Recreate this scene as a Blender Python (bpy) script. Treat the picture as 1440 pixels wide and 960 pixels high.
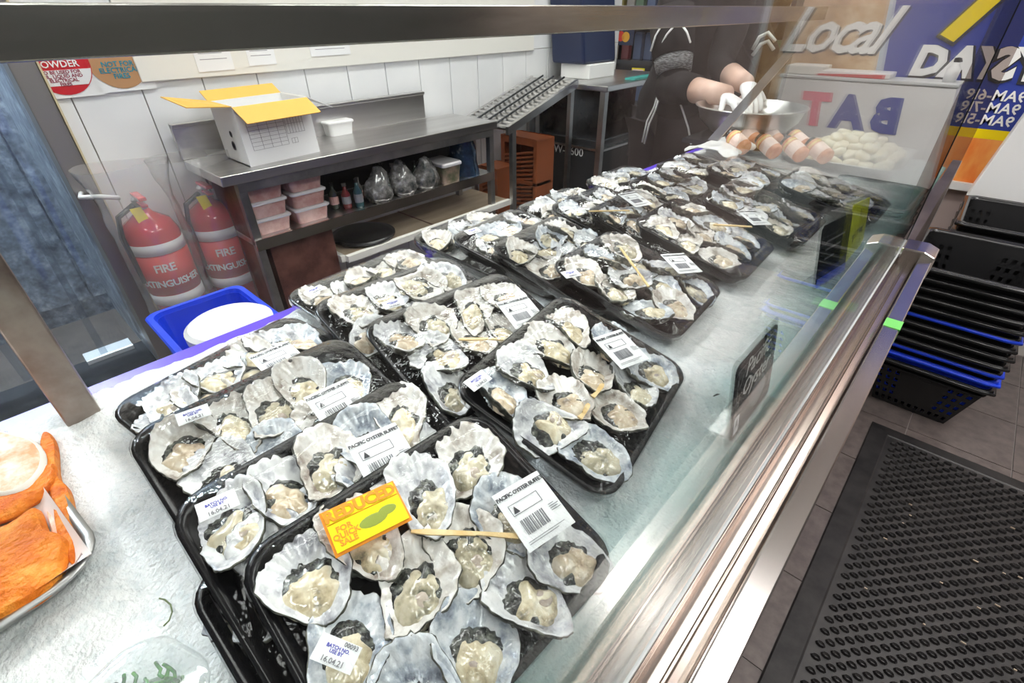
import bpy, bmesh, math, random
from mathutils import Vector, Matrix, Euler, noise
random.seed(7)
for o in list(bpy.data.objects): bpy.data.objects.remove(o)
SC = bpy.context.scene
COL = SC.collection
R = math.radians

# ------------------------------------------------------------------ camera
CAM = Vector((0, 0, 1.30)); FPX = 680.0
pit, yaw, rol = R(34.13), R(43.06), R(-0.62)
_h = Vector((-math.sin(yaw), math.cos(yaw), 0)); _r = Vector((math.cos(yaw), math.sin(yaw), 0)); _u = Vector((0, 0, 1))
FW = _h*math.cos(pit) - _u*math.sin(pit); _up = _h*math.sin(pit) + _u*math.cos(pit)
RT = _r*math.cos(rol) + _up*math.sin(rol); UP = _up*math.cos(rol) - _r*math.sin(rol)
cd = bpy.data.cameras.new('camera'); cam = bpy.data.objects.new('camera', cd); COL.objects.link(cam)
cd.sensor_width = 36; cd.lens = FPX/1440*36; cd.clip_start = .005; cd.clip_end = 60
m = Matrix((RT, UP, -FW)).transposed().to_4x4(); m.translation = CAM; cam.matrix_world = m
SC.camera = cam
def ray(x, y): return RT*((x-720)/FPX) + UP*((480-y)/FPX) + FW
def PX(x, y, X): d = ray(x, y); return CAM + d*((X-CAM.x)/d.x)
def PY(x, y, Y): d = ray(x, y); return CAM + d*((Y-CAM.y)/d.y)
def PZ(x, y, Z): d = ray(x, y); return CAM + d*((Z-CAM.z)/d.z)

# ------------------------------------------------------------------ world, exposure
W = bpy.data.worlds.new('world'); SC.world = W; W.use_nodes = True
W.node_tree.nodes['Background'].inputs[0].default_value = (.86, .93, 1, 1)
W.node_tree.nodes['Background'].inputs[1].default_value = .5
SC.view_settings.view_transform = 'Standard'; SC.view_settings.look = 'None'
SC.view_settings.gamma = 1; SC.view_settings.use_curve_mapping = False
SC.view_settings.exposure = 0.3
LAMP = 17.0          # strength of the ceiling light panels

# ------------------------------------------------------------------ helpers
class B:
    def __init__(s): s.v = []; s.f = []; s.m = []
    def add(s, vs, fs, mi=0):
        n = len(s.v); s.v += [Vector(v) for v in vs]; s.f += [[i+n for i in f] for f in fs]; s.m += [mi]*len(fs); return s
    def box(s, x0, x1, y0, y1, z0, z1, mi=0, M=None):
        vs = [Vector((x, y, z)) for z in (z0, z1) for y in (y0, y1) for x in (x0, x1)]
        if M: vs = [M @ v for v in vs]
        return s.add(vs, [(0,2,3,1),(4,5,7,6),(0,1,5,4),(2,6,7,3),(0,4,6,2),(1,3,7,5)], mi)
    def prism(s, pts, z0, z1, mi=0, M=None):          # polygon in xy extruded in z
        n = len(pts); vs = [Vector((p[0], p[1], z0)) for p in pts] + [Vector((p[0], p[1], z1)) for p in pts]
        if M: vs = [M @ v for v in vs]
        return s.add(vs, [list(range(n))[::-1], list(range(n, 2*n))] + [(i, (i+1) % n, n+(i+1) % n, n+i) for i in range(n)], mi)
    def hexa(s, bot, top, mi=0):                      # 4 bottom corners, 4 top corners
        return s.add(list(bot)+list(top), [(3,2,1,0),(4,5,6,7)] + [(i,(i+1)%4,4+(i+1)%4,4+i) for i in range(4)], mi)
    def tube(s, path, r, n=8, mi=0, cap=True):
        path = [Vector(p) for p in path]; rs = r if isinstance(r, (list, tuple)) else [r]*len(path); vs = []; fs = []
        for i, p in enumerate(path):
            d = (path[min(i+1, len(path)-1)] - path[max(i-1, 0)]).normalized()
            a = d.cross(Vector((0, 0, 1)));  a = a if a.length > .05 else d.cross(Vector((1, 0, 0)))
            a.normalize(); b = a.cross(d)
            vs += [p + (a*math.cos(2*math.pi*k/n) + b*math.sin(2*math.pi*k/n))*rs[i] for k in range(n)]
        for i in range(len(path)-1):
            fs += [(i*n+k, i*n+(k+1) % n, (i+1)*n+(k+1) % n, (i+1)*n+k) for k in range(n)]
        if cap: fs += [list(range(n))[::-1], [(len(path)-1)*n+k for k in range(n)]]
        return s.add(vs, fs, mi)
    def lathe(s, prof, n=24, c=(0, 0, 0), mi=0, sx=1, sy=1, M=None):
        vs = []; fs = []; c = Vector(c)
        for (r, z) in prof:
            vs += [c + Vector((r*sx*math.cos(2*math.pi*k/n), r*sy*math.sin(2*math.pi*k/n), z)) for k in range(n)]
        if M: vs = [M @ v for v in vs]
        for i in range(len(prof)-1): fs += [(i*n+k, i*n+(k+1) % n, (i+1)*n+(k+1) % n, (i+1)*n+k) for k in range(n)]
        if prof[0][0] > 1e-6: fs.append(list(range(n))[::-1])
        if prof[-1][0] > 1e-6: fs.append([(len(prof)-1)*n+k for k in range(n)])
        return s.add(vs, fs, mi)
    def grid(s, fn, nu, nv, mi=0, skip=None):
        vs = [fn(i/nu, j/nv) for j in range(nv+1) for i in range(nu+1)]
        fs = [(j*(nu+1)+i, j*(nu+1)+i+1, (j+1)*(nu+1)+i+1, (j+1)*(nu+1)+i) for j in range(nv) for i in range(nu) if not (skip and skip(i, j))]
        return s.add(vs, fs, mi)
    def mesh(s, name, mats, smooth=False, bevel=0, off=None):
        me = bpy.data.meshes.new(name)
        me.from_pydata([tuple(v - off) if off else tuple(v) for v in s.v], [], s.f); me.polygons.foreach_set('material_index', s.m)
        if bevel:
            bm = bmesh.new(); bm.from_mesh(me)
            bmesh.ops.remove_doubles(bm, verts=bm.verts, dist=1e-6)
            es = [e for e in bm.edges if len(e.link_faces) == 2 and e.calc_face_angle(0) > .5]
            bmesh.ops.bevel(bm, geom=es, offset=bevel, segments=2, profile=.5, affect='EDGES', clamp_overlap=True)
            bm.to_mesh(me); bm.free()
        for mt in (mats if isinstance(mats, (list, tuple)) else [mats]): me.materials.append(mt)
        if smooth:
            me.polygons.foreach_set('use_smooth', [True]*len(me.polygons))
        me.update(); return me
def link(name, me, parent=None, M=None):
    o = bpy.data.objects.new(name, me); COL.objects.link(o)
    if parent: o.parent = parent
    if M is not None: o.matrix_local = M
    return o
def part(name, b, mat, parent, smooth=False, bevel=0, kind=None, label=None):
    "b is in world coordinates, parent an unrotated root (its location is subtracted) or such a root's part"
    off = Vector((0, 0, 0)); p = parent
    while p: off = off + p.location; p = p.parent
    o = link(name, b.mesh(name, mat, smooth, bevel, off), parent)
    if kind: o['kind'] = kind
    if label: o['label'] = label
    return o
def tag(o, label, cat, group=None):
    o['label'] = label; o['category'] = cat
    if group: o['group'] = group
    return o
def thing(name, label, cat, loc=(0, 0, 0), group=None, M=None):
    o = bpy.data.objects.new(name, None); COL.objects.link(o); o.empty_display_size = .02
    if M is not None: o.matrix_world = M
    else: o.location = loc
    return tag(o, label, cat, group)
def solo(name, b, mat, label, cat, group=None, smooth=False, bevel=0):
    return tag(link(name, b.mesh(name, mat, smooth, bevel)), label, cat, group)
def struct(name, b, mat, parent=None, bevel=0, smooth=False):
    o = link(name, b.mesh(name, mat, smooth, bevel), parent)
    if not parent: o['kind'] = 'structure'
    return o
def copy_tree(o, parent=None):
    c = o.copy(); COL.objects.link(c)
    if parent: c.parent = parent
    for ch in list(o.children): copy_tree(ch, c)
    return c
_txt = {}
def text_mesh(s, size, mat, shear=0, bold=0, depth=.0006, spacing=1, align='CENTER'):
    key = (s, size, mat.name, shear, bold, depth, spacing, align)
    if key in _txt: return _txt[key]
    cu = bpy.data.curves.new('lettering', 'FONT'); cu.body = s; cu.size = size; cu.align_x = align; cu.align_y = 'CENTER'
    cu.shear = shear; cu.offset = bold; cu.extrude = depth; cu.resolution_u = 2; cu.space_character = spacing; cu.space_line = .85
    o = bpy.data.objects.new('lettering', cu); COL.objects.link(o)
    me = bpy.data.meshes.new_from_object(o.evaluated_get(bpy.context.evaluated_depsgraph_get()))
    bpy.data.objects.remove(o); me.materials.clear(); me.materials.append(mat); _txt[key] = me; return me
def frame(o, xd, yd, zd=None):
    xd = Vector(xd).normalized(); yd = Vector(yd); yd = (yd - xd*yd.dot(xd)).normalized(); zd = xd.cross(yd)
    M = Matrix((xd, yd, zd)).transposed().to_4x4(); M.translation = Vector(o); return M
def rrect(w, l, r, n=5):
    pts = []
    for (cx, cy, a0) in ((w/2-r, l/2-r, 0), (-w/2+r, l/2-r, 90), (-w/2+r, -l/2+r, 180), (w/2-r, -l/2+r, 270)):
        pts += [(cx+r*math.cos(R(a0+90*k/n)), cy+r*math.sin(R(a0+90*k/n))) for k in range(n+1)]
    return pts
def loops(b, rings, cap0=True, cap1=True, mi=0):     # list of rings (lists of points) skinned together
    n = len(rings[0]); vs = [p for rg in rings for p in rg]; fs = []
    for i in range(len(rings)-1): fs += [(i*n+k, i*n+(k+1) % n, (i+1)*n+(k+1) % n, (i+1)*n+k) for k in range(n)]
    if cap0: fs.append(list(range(n))[::-1])
    if cap1: fs.append([(len(rings)-1)*n+k for k in range(n)])
    return b.add(vs, fs, mi)

# ------------------------------------------------------------------ materials
def N(nt, t, **k):
    n = nt.nodes.new(t)
    for a, v in k.items(): setattr(n, a, v)
    return n
def mat(name, col, rough=.5, metal=0, var=None, bump=None, spec=.5, coat=0, trans=0, emit=0, alpha=1, sss=0, stretch=None, rnd=True):
    m = bpy.data.materials.new(name); m.use_nodes = True; nt = m.node_tree; p = nt.nodes['Principled BSDF']; L = nt.links.new
    I = p.inputs; I['Base Color'].default_value = (*col, 1); I['Roughness'].default_value = rough; I['Metallic'].default_value = metal
    I['Specular IOR Level'].default_value = spec; I['Coat Weight'].default_value = coat; I['Coat Roughness'].default_value = .05
    I['Transmission Weight'].default_value = trans; I['Alpha'].default_value = alpha
    if sss: I['Subsurface Weight'].default_value = sss; I['Subsurface Radius'].default_value = (.01, .008, .006)
    if emit: I['Emission Color'].default_value = (*col, 1); I['Emission Strength'].default_value = emit
    if var or bump:
        tc = N(nt, 'ShaderNodeTexCoord'); mp = N(nt, 'ShaderNodeMapping'); L(tc.outputs['Object'], mp.inputs[0])
        if stretch: mp.inputs['Scale'].default_value = stretch
        if rnd:
            oi = N(nt, 'ShaderNodeObjectInfo'); mu = N(nt, 'ShaderNodeMath', operation='MULTIPLY'); mu.inputs[1].default_value = 7.3
            L(oi.outputs['Random'], mu.inputs[0]); L(mu.outputs[0], mp.inputs['Location'])
    if var:
        cols, sc, det = var[0], var[1], var[2]
        nz = N(nt, 'ShaderNodeTexNoise'); nz.inputs['Scale'].default_value = sc; nz.inputs['Detail'].default_value = det
        nz.inputs['Roughness'].default_value = .6; L(mp.outputs[0], nz.inputs['Vector'])
        cr = N(nt, 'ShaderNodeValToRGB'); L(nz.outputs['Fac'], cr.inputs[0]); els = cr.color_ramp.elements
        lo, hi = (var[3] if len(var) > 3 else (.35, .65)); n = len(cols)
        while len(els) < n: els.new(.5)
        for k, c in enumerate(cols): els[k].position = lo+(hi-lo)*k/max(1, n-1); els[k].color = (*c, 1)
        L(cr.outputs[0], I['Base Color'])
    if bump:
        nb = N(nt, 'ShaderNodeTexNoise'); nb.inputs['Scale'].default_value = bump[0]; nb.inputs['Detail'].default_value = 4
        L(mp.outputs[0], nb.inputs['Vector']); bp = N(nt, 'ShaderNodeBump'); bp.inputs['Strength'].default_value = bump[1]
        bp.inputs['Distance'].default_value = bump[2] if len(bump) > 2 else .002
        L(nb.outputs['Fac'], bp.inputs['Height']); L(bp.outputs[0], I['Normal'])
    return m
def clear(name, tint=(1, 1, 1), rough=.02, f0=.04, gain=1, bump=None, veil=0, veilcol=(1, 1, 1), power=5):
    "thin clear sheet: see-through straight on, mirror-like at grazing angles (Schlick), optional milky veil"
    m = bpy.data.materials.new(name); m.use_nodes = True; nt = m.node_tree; L = nt.links.new
    nt.nodes.remove(nt.nodes['Principled BSDF']); out = nt.nodes['Material Output']
    tr = N(nt, 'ShaderNodeBsdfTransparent'); tr.inputs[0].default_value = (*tint, 1)
    gl = N(nt, 'ShaderNodeBsdfGlossy'); gl.inputs['Roughness'].default_value = rough
    lw = N(nt, 'ShaderNodeLayerWeight'); lw.inputs['Blend'].default_value = .5
    pw = N(nt, 'ShaderNodeMath', operation='POWER'); pw.inputs[1].default_value = power; L(lw.outputs['Facing'], pw.inputs[0])
    ma = N(nt, 'ShaderNodeMath', operation='MULTIPLY_ADD', use_clamp=True); ma.inputs[1].default_value = gain*(1-f0); ma.inputs[2].default_value = f0
    L(pw.outputs[0], ma.inputs[0]); mx = N(nt, 'ShaderNodeMixShader'); L(ma.outputs[0], mx.inputs[0])
    base = tr
    if veil:
        df = N(nt, 'ShaderNodeBsdfDiffuse'); df.inputs[0].default_value = (*veilcol, 1)
        mv = N(nt, 'ShaderNodeMixShader'); mv.inputs[0].default_value = veil; L(tr.outputs[0], mv.inputs[1]); L(df.outputs[0], mv.inputs[2]); base = mv
    L(base.outputs[0], mx.inputs[1]); L(gl.outputs[0], mx.inputs[2]); L(mx.outputs[0], out.inputs[0])
    if bump:
        tc = N(nt, 'ShaderNodeTexCoord'); mp = N(nt, 'ShaderNodeMapping'); L(tc.outputs['Object'], mp.inputs[0])
        mp.inputs['Scale'].default_value = bump[2] if len(bump) > 2 else (1, 1, 1)
        oi = N(nt, 'ShaderNodeObjectInfo'); mu = N(nt, 'ShaderNodeMath', operation='MULTIPLY'); mu.inputs[1].default_value = 5
        L(oi.outputs['Random'], mu.inputs[0]); L(mu.outputs[0], mp.inputs['Location'])
        nz = N(nt, 'ShaderNodeTexNoise'); nz.inputs['Scale'].default_value = bump[0]; nz.inputs['Detail'].default_value = 3; L(mp.outputs[0], nz.inputs['Vector'])
        bp = N(nt, 'ShaderNodeBump'); bp.inputs['Strength'].default_value = bump[1]; bp.inputs['Distance'].default_value = .004
        L(nz.outputs['Fac'], bp.inputs['Height']); L(bp.outputs[0], gl.inputs['Normal']); L(bp.outputs[0], lw.inputs['Normal'])
    return m

STEEL = mat('brushed_steel', (.62, .61, .6), .3, 1, var=([(.5, .49, .48), (.72, .71, .7)], 9, 4), bump=(160, .08), stretch=(1, .05, 1))
STEELD = mat('dull_steel', (.42, .42, .41), .38, 1, var=([(.3, .3, .29), (.55, .54, .53)], 6, 5), bump=(120, .1))
RAILM = mat('polished_rail', (.72, .69, .66), .2, 1, var=([(.66, .62, .59), (.71, .67, .64)], 9, 3))
TROUGHM = mat('brown_trough_steel', (.45, .38, .34), .24, 1)  # plain brown steel, darker than the rail flanges
BEAMM = mat('beam_steel', (.4, .39, .37), .22, 1, var=([(.3, .29, .27), (.52, .51, .48)], 10, 5), stretch=(1, .1, 1), bump=(150, .12))
WHITE = mat('white_panel', (.82, .83, .83), .25, var=([(.78, .79, .8), (.86, .86, .86)], 3, 3))
CREAM = mat('cream_board', (.83, .81, .75), .4)
PAPER = mat('white_paper', (.88, .88, .88), .7)
LABELP = mat('label_paper', (.9, .91, .92), .5)
INK = mat('black_ink', (.03, .03, .035), .6)
GINK = mat('grey_ink', (.22, .22, .24), .6)
BINK = mat('blue_ink', (.08, .08, .45), .6)
RINK = mat('dark_red_ink', (.3, .05, .08), .6)
WINK = mat('white_ink', (.9, .9, .88), .5)
GROUT = mat('grout', (.32, .29, .27), .8)
TILE = mat('brown_floor_tile', (.13, .105, .1), .35, var=([(.105, .085, .08), (.165, .135, .125)], 25, 5), bump=(90, .08))
CONC = mat('server_floor', (.1, .08, .07), .4, var=([(.075, .06, .05), (.13, .105, .09)], 9, 5))
CEIL = mat('ceiling_panels', (.5, .46, .44), .8)
LIGHTM = mat('light_panel', (1, .98, .95), emit=LAMP)
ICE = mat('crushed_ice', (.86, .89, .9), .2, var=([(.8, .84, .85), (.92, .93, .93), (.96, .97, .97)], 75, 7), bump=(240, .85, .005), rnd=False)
TRAYM = mat('black_foam', (.007, .007, .008), .25, spec=.35, bump=(90, .06))
PURPLE = mat('violet_liner', (.1, .04, .62), .3)
BLUEP = mat('blue_plastic', (.01, .06, .75), .28)
BLACKP = mat('black_plastic', (.016, .016, .017), .24, bump=(140, .05))
RUBBER = mat('black_rubber', (.02, .019, .02), .45, var=([(.012, .011, .012), (.034, .031, .031)], 18, 5))
WHITEP = mat('white_plastic', (.85, .85, .84), .3)
NAVY = mat('navy_plastic', (.015, .025, .07), .3)
DARKM = mat('dark_panel', (.03, .032, .036), .25)
BROWNW = mat('red_brown_board', (.13, .045, .035), .35, var=([(.09, .03, .025), (.2, .08, .06)], 12, 5))
TAN = mat('tan_board', (.45, .35, .24), .5, var=([(.3, .22, .14), (.55, .45, .33)], 6, 5), stretch=(1, .2, 1))
ORANGEC = mat('burnt_orange_plastic', (.36, .1, .035), .4)
WOODM = mat('pale_bamboo', (.82, .58, .25), .5, var=([(.75, .5, .2), (.9, .7, .38)], 60, 3))
GREENT = mat('green_tape', (.16, .55, .12), .45)
GLASS = clear('front_glass', (.965, .99, .985), .0, .018)
PANE = clear('clear_pane', (.97, .99, .985), .01, .05)
FILM = clear('stretch_film', (.985, .985, .985), .05, .012, 1.1, bump=(40, .85, (1, 1, 1)), power=3.2)
BAGM = clear('plastic_bag', (.95, .95, .95), .15, .06, .9, bump=(18, .9, (1, 1, 1)), veil=.2, power=3)
TUBM = clear('clear_tub', (.95, .97, .97), .05, .09, .9, veil=.12, power=2.5)
STRIPM = clear('pvc_strip', (.88, .91, .94), .1, .07, .9, bump=(5, .5, (1, 1, .4)), veil=.07, veilcol=(.55, .6, .68), power=3)

# ------------------------------------------------------------------ setting
XW = -2.25           # back wall of the serving side
fl = struct('floor', B().box(-3.3, 4.2, -2.2, 6.2, -.06, -.004), GROUT)
tm = B().box(0, .2945, 0, .2945, -.004, 0).mesh('tile', TILE)
for i in range(-1, 5):
    for j in range(-4, 8):
        o = link('tile', tm, fl); o.location = (.188 + .298*i - .298, .475+.298*j+.0015, 0)
sf = B().box(-3.3, -.12, -2.2, 6.2, -.004, 0)
struct('floor_serving_side', sf, CONC, fl)
struct('ceiling', B().box(-3.3, 4.2, -2.2, 6.2, 2.9, 2.95), CEIL)
for (x, y, lx, ly) in ((-1.45, .2, .14, .58), (-1.45, 1.5, .14, .58), (-1.45, 2.8, .14, .58), (-.1, 1.36, .58, .12), (-.3, -.9, .35, .12), (.9, 2.75, .14, .4), (1.2, .2, .14, .58), (1.2, 2.0, .14, .58), (2.6, 1.0, .14, .58), (1.6, 4.4, .14, .58)):
    t = thing('ceiling_light', 'long white light panel in the shop ceiling', 'ceiling light', (x, y, 2.86), 'ceiling light panels')
    part('diffuser', B().box(x-lx, x+lx, y-ly, y+ly, 2.868, 2.88), LIGHTM, t)
    fr = B()
    for (a, b_, c, d) in ((-lx-.03, -lx, -ly-.03, ly+.03), (lx, lx+.03, -ly-.03, ly+.03), (-lx, lx, -ly-.03, -ly), (-lx, lx, ly, ly+.03)): fr.box(x+a, x+b_, y+c, y+d, 2.86, 2.899)
    part('frame', fr, WHITEP, t)
# back wall of white panels, with the cold-room doorway left of it
wb = B().box(XW-.12, XW-.012, .26, 3.6, 0, 2.9); wb.box(XW-.12, XW-.012, -2.2, -.75, 0, 2.9); wb.box(XW-.12, XW-.012, -.75, .26, 2.1, 2.9)
wl = struct('wall_left', wb, mat('joint_grey', (.4, .36, .32), .8))  # grey backing that shows in the joints between panels
ys = [.262, .31] + [.31+.2045*k for k in range(1, 17)]
for a, b_ in zip(ys, ys[1:]):
    link('panel', B().box(XW-.012, XW, a+.0018, b_-.0018, 0, 1.118).mesh('panel', WHITE, bevel=.0015), wl)
for (a, b_) in ((.262, .52), ):
    link('panel', B().box(XW-.012, XW+.001, a, b_, 1.121, 2.88).mesh('panel', WHITE), wl)
link('board', B().box(XW-.012, XW+.012, .522, 2.62, 1.112, 2.88).mesh('board', CREAM, bevel=.003), wl)
link('panel', B().box(XW-.012, XW, 2.622, 3.58, 1.121, 2.88).mesh('panel', WHITE), wl)
tr = struct('trim_1', B().box(XW-.1, XW+.03, .195, .262, 0, 2.1), mat('grey_frame', (.33, .31, .29), .4, .6), bevel=.003)
link('edge_bead', B().box(XW-.02, XW+.036, .2625, .268, 0, 2.1).mesh('edge_bead', mat('yellowed_sealant', (.68, .58, .36), .5)), tr)
# cold room doorway: galvanised sheets behind a plastic strip curtain
GALV = mat('galvanised_steel', (.3, .36, .45), .3, .5, var=([(.1, .12, .15), (.34, .38, .44), (.8, .86, .92)], 20, 7, (.3, .72)), bump=(40, .15))
wr_ = struct('wall_cold_room', B().box(-3.2, -3.12, -2.2, .6, 0, 2.9), GALV)
for k in range(5):
    y = -1.3+.36*k
    link('sheet', B().box(-3.12, -3.105, y+.004, y+.356, .1, 2.6).mesh('sheet', GALV, bevel=.004), wr_)
struct('wall_cold_room_side', B().box(-3.12, XW-.12, .2, .26, 0, 2.9), GALV)
cl_ = thing('added_cold_fill', 'added bluish fill tube, unseen, brightening the cold room behind the plastic strips', 'light', (-2.95, -.3, 2.3))  # added fill lamp, out of view, to brighten the strip curtain
part('tube', B().tube([(-2.8, -.9, 2.3), (-2.8, .1, 2.3)], .035, 10), mat('cold_fill_tube', (.85, .93, 1), emit=260), cl_); part('bracket', B().box(-2.99, -2.91, -.95, .15, 2.34, 2.36), WHITEP, cl_)
st = thing('strip_curtain', 'hanging bluish clear plastic strip curtain in the cold room doorway', 'strip curtain', (XW-.3, -.2, 2.08))
part('rail', B().box(XW-.33, XW-.27, -.74, .19, 2.04, 2.1), STEELD, st)
for k in range(7):
    y0 = -.74+.13*k; dx = (k % 2)*.012
    def sfn(u, v, y0=y0, dx=dx): return Vector((XW-.3+dx+.012*math.sin(u*math.pi)+.01*math.sin(v*5+k), y0+.165*u+.012*math.sin(v*3+k), .055+v*2.0))
    b = B().grid(sfn, 6, 12); n0 = len(b.v)
    b.grid(lambda u, v: sfn(u, v)+Vector((-.003, 0, 0)), 6, 12)
    part('strip', b, STRIPM, st, smooth=True)
th = thing('door_threshold', 'dark slotted drain threshold below the strip curtain', 'threshold', (XW-.25, -.2, 0))
part('plate', B().box(XW-.38, XW-.02, -.75, .25, 0, .012), DARKM, th)
for k in range(24): part('slot_bar', B().box(XW-.1, XW-.03, -.73+.04*k, -.71+.04*k, .012, .02), mat('rust_brown', (.14, .1, .07), .6) if k == 0 else bpy.data.materials['rust_brown'], th)
solo('floor_sweep_strip', B().box(XW-.42, XW-.33, -.02, .16, .012, .03), WHITEP, 'crumpled white strip on the floor below the plastic curtain', 'strip')
# far walls
struct('wall_far', B().box(-3.3, -.95, 5.2, 5.3, 0, 2.9), mat('far_wall_grey', (.35, .36, .38), .6))
struct('wall_right', B().box(4.1, 4.2, -2.2, 6.2, 0, 2.9), mat('shop_wall', (.2, .19, .19), .6))
struct('wall_near', B().box(-3.3, 4.2, -2.2, -2.1, 0, 2.9), mat('shop_wall_near', (.25, .25, .25), .6))
# shop window with film graphics (lettering faces the street, so it is mirrored inside)
YP = 3.2
BLUEF = mat('blue_film', (.035, .06, .34), .35); YEL = mat('yellow_film', (.95, .72, .0), .4)
ORF = mat('orange_food_print', (.9, .3, .08), .4, var=([(.95, .62, .42), (.95, .4, .1), (.85, .2, .03)], 7, 4, (.3, .7)), stretch=(1, 1, .4))
TANF = mat('seafood_print', (.5, .3, .15), .4, var=([(.3, .15, .07), (.62, .38, .18), (.85, .68, .45)], 5, 5, (.3, .7)))
ww = B().box(-.95, -.17, YP+.03, YP+.12, .58, 2.3).box(-.95, 1.9, YP+.03, YP+.12, 0, .58).box(-.95, 1.9, YP+.03, YP+.12, 2.3, 2.9).box(1.03, 1.9, YP+.03, YP+.12, .58, 2.3).box(1.55, 4.1, YP+2, YP+2.1, 0, 2.9)
wn = struct('wall_window', ww, mat('window_wall', (.5, .4, .37), .6))
w1 = thing('shop_window', 'shop window with blue, yellow and food-print film and mirrored lettering', 'window', (.4, YP, .58)); w1['kind'] = 'structure'; w1.name = 'window_1'
del w1['category']
part('frame', B().box(-.14, 1.03, YP-.02, YP+.06, .575, .61).box(-.14, 1.03, YP-.02, YP+.06, 2.26, 2.3).box(1.0, 1.03, YP-.02, YP+.06, .61, 2.26), WHITEP, w1)
part('blue_film', B().hexa([(-.16, YP, .845), (.37, YP, .845), (.37, YP+.01, .845), (-.16, YP+.01, .845)], [(-.16, YP, 2.26), (.62, YP, 2.26), (.62, YP+.01, 2.26), (-.16, YP+.01, 2.26)]), BLUEF, w1)
part('yellow_band', B().box(-.16, .37, YP, YP+.01, .805, .8445), YEL, w1)
part('orange_film', B().box(-.16, .37, YP, YP+.01, .611, .8045), ORF, w1)
part('seafood_film', B().hexa([(.372, YP, .611), (1.0, YP, .611), (1.0, YP+.01, .611), (.372, YP+.01, .611)], [(.625, YP, 2.26), (1.0, YP, 2.26), (1.0, YP+.01, 2.26), (.625, YP+.01, 2.26)]), TANF, w1)
def wtext(s, x, z, size, m, shear=0, bold=0, spacing=1, dy=0, sz=1):
    me = text_mesh(s, size, m, shear, bold, .0015, spacing)
    o = link('lettering', me, w1)
    o.matrix_local = Matrix.Translation(Vector((x, YP-.003-dy, z))-w1.location) @ Matrix(((-1, 0, 0, 0), (0, 0, 1, 0), (0, sz, 0, 0), (0, 0, 0, 1)))
    return o
wtext('7', .155, 1.33, .46, INK, .2, .022, dy=0); wtext('7', .155, 1.335, .46, YEL, .2, .012, dy=.003)
wtext('DAYS', .1, 1.09, .16, INK, .1, .014); wtext('DAYS', .105, 1.096, .16, WINK, .1, .008, dy=.003)
wtext('9AM-6PM\n9AM-7PM\n9AM-5PM', -.06, .93, .058, WINK, 0, .001)
wtext('Local', .675, 1.2, .235, INK, .45, .005, .9, sz=1.15); wtext('Local', .682, 1.207, .235, WINK, .45, .004, .9, dy=.004, sz=1.15)

# ------------------------------------------------------------------ display case
YE = 1.2             # end of the front rail
def ice_z(x, y=0): return .866 + max(0, -.115-x)*.058
case = thing('display_case', 'long stainless refrigerated seafood display case with glass front', 'display case', (-.36, .6, 0))
part('front_panel', B().box(-.06, -.035, -.8, 2.3, .08, .87), STEELD, case)
part('base', B().box(-.73, -.06, -.8, 2.3, .03, .1), DARKM, case)
part('back_panel', B().box(-.738, -.72, -.8, 2.3, .1, .885), STEELD, case)
part('ice_well', B().box(-.72, -.06, -.8, 2.3, .78, .8), STEEL, case)
part('liner_strip', B().box(-.738, -.712, -.8, 2.3, .885, .9), PURPLE, case, label='violet plastic lip along the back edge of the ice')
part('liner_strip', B().box(-.743, -.738, -.8, 2.3, .78, .9), PURPLE, case)
rail = thing('front_rail', 'polished steel channel rail holding the front glass of the case', 'rail', (-.027, .2, .88))
def prof(b, pts, y0, y1): b.prism([(p[0], p[1]) for p in pts], y0, y1, M=Matrix(((1,0,0,0),(0,0,1,0),(0,1,0,0),(0,0,0,1)))); return b
part('inner_flange', prof(B(), [(-.066,.872),(-.0515,.872),(-.0515,.9),(-.066,.8985)], -.8, 1.3), RAILM, rail, bevel=.0006)
part('trough', prof(B(), [(-.0515,.862),(-.0105,.862),(-.0105,.872),(-.0125,.872),(-.014,.885),(-.0235,.8875),(-.0245,.891),(-.0265,.891),(-.0275,.8875),(-.0415,.884),(-.0425,.892),(-.0435,.892),(-.0435,.872),(-.0515,.872)], -.8, YE-.03), TROUGHM, rail, bevel=.0004)
part('outer_flange', prof(B(), [(-.0105,.8),(.0105,.8),(.0105,.8985),(.009,.9),(-.009,.9),(-.0105,.8985)], -.8, YE-.02), RAILM, rail)
part('end_cap', prof(B(), [(-.043,.86),(.012,.86),(.0135,.88),(.0135,.905),(-.006,.913),(-.043,.913)], YE-.03, YE+.035), RAILM, rail, bevel=.003)
part('glass_bead', B().box(-.0512, -.0435, -.8, 1.27, .893, .899), mat('grey_rubber_bead', (.5, .5, .5), .3), rail)
fg = solo('front_glass', B().box(-.0502, -.0448, -.8, 1.262, .8995, 1.62), GLASS, 'tall clear front glass of the display case standing in the steel rail', 'glass pane')
part('edge_strip', B().box(-.0512, -.0438, 1.2625, 1.268, .9, 1.62), BLACKP, fg)
part('corner_seal', B().box(-.0438, -.02, 1.2645, 1.268, .9, 1.62), clear('smoky_seal', (.72, .66, .64), .1, .08), fg)
for nm, x0, x1, yy in (('inner', -.0662, -.052, .89), ('outer', -.0107, .0108, .80)):
    y = .86 if nm == 'inner' else .843
    b = B().box(x0, x1, y, y+.03, .9003, .901)
    if nm == 'outer': b.box(.0108, .0114, y, y+.03, .875, .901)
    solo('green_tape', b, GREENT, 'bright green tape wrapped on the outer rail flange' if nm == 'outer' else 'faded green tape stuck on the inner flange beside the ice', 'tape')
fr = thing('case_frame', 'brown-grey steel post and top beam along the back of the case', 'frame', (-.66, -.03, .9))
part('top_beam', B().box(-.7, -.655, -.8, 2.55, 1.268, 1.312), BEAMM, fr, bevel=.002)
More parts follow.
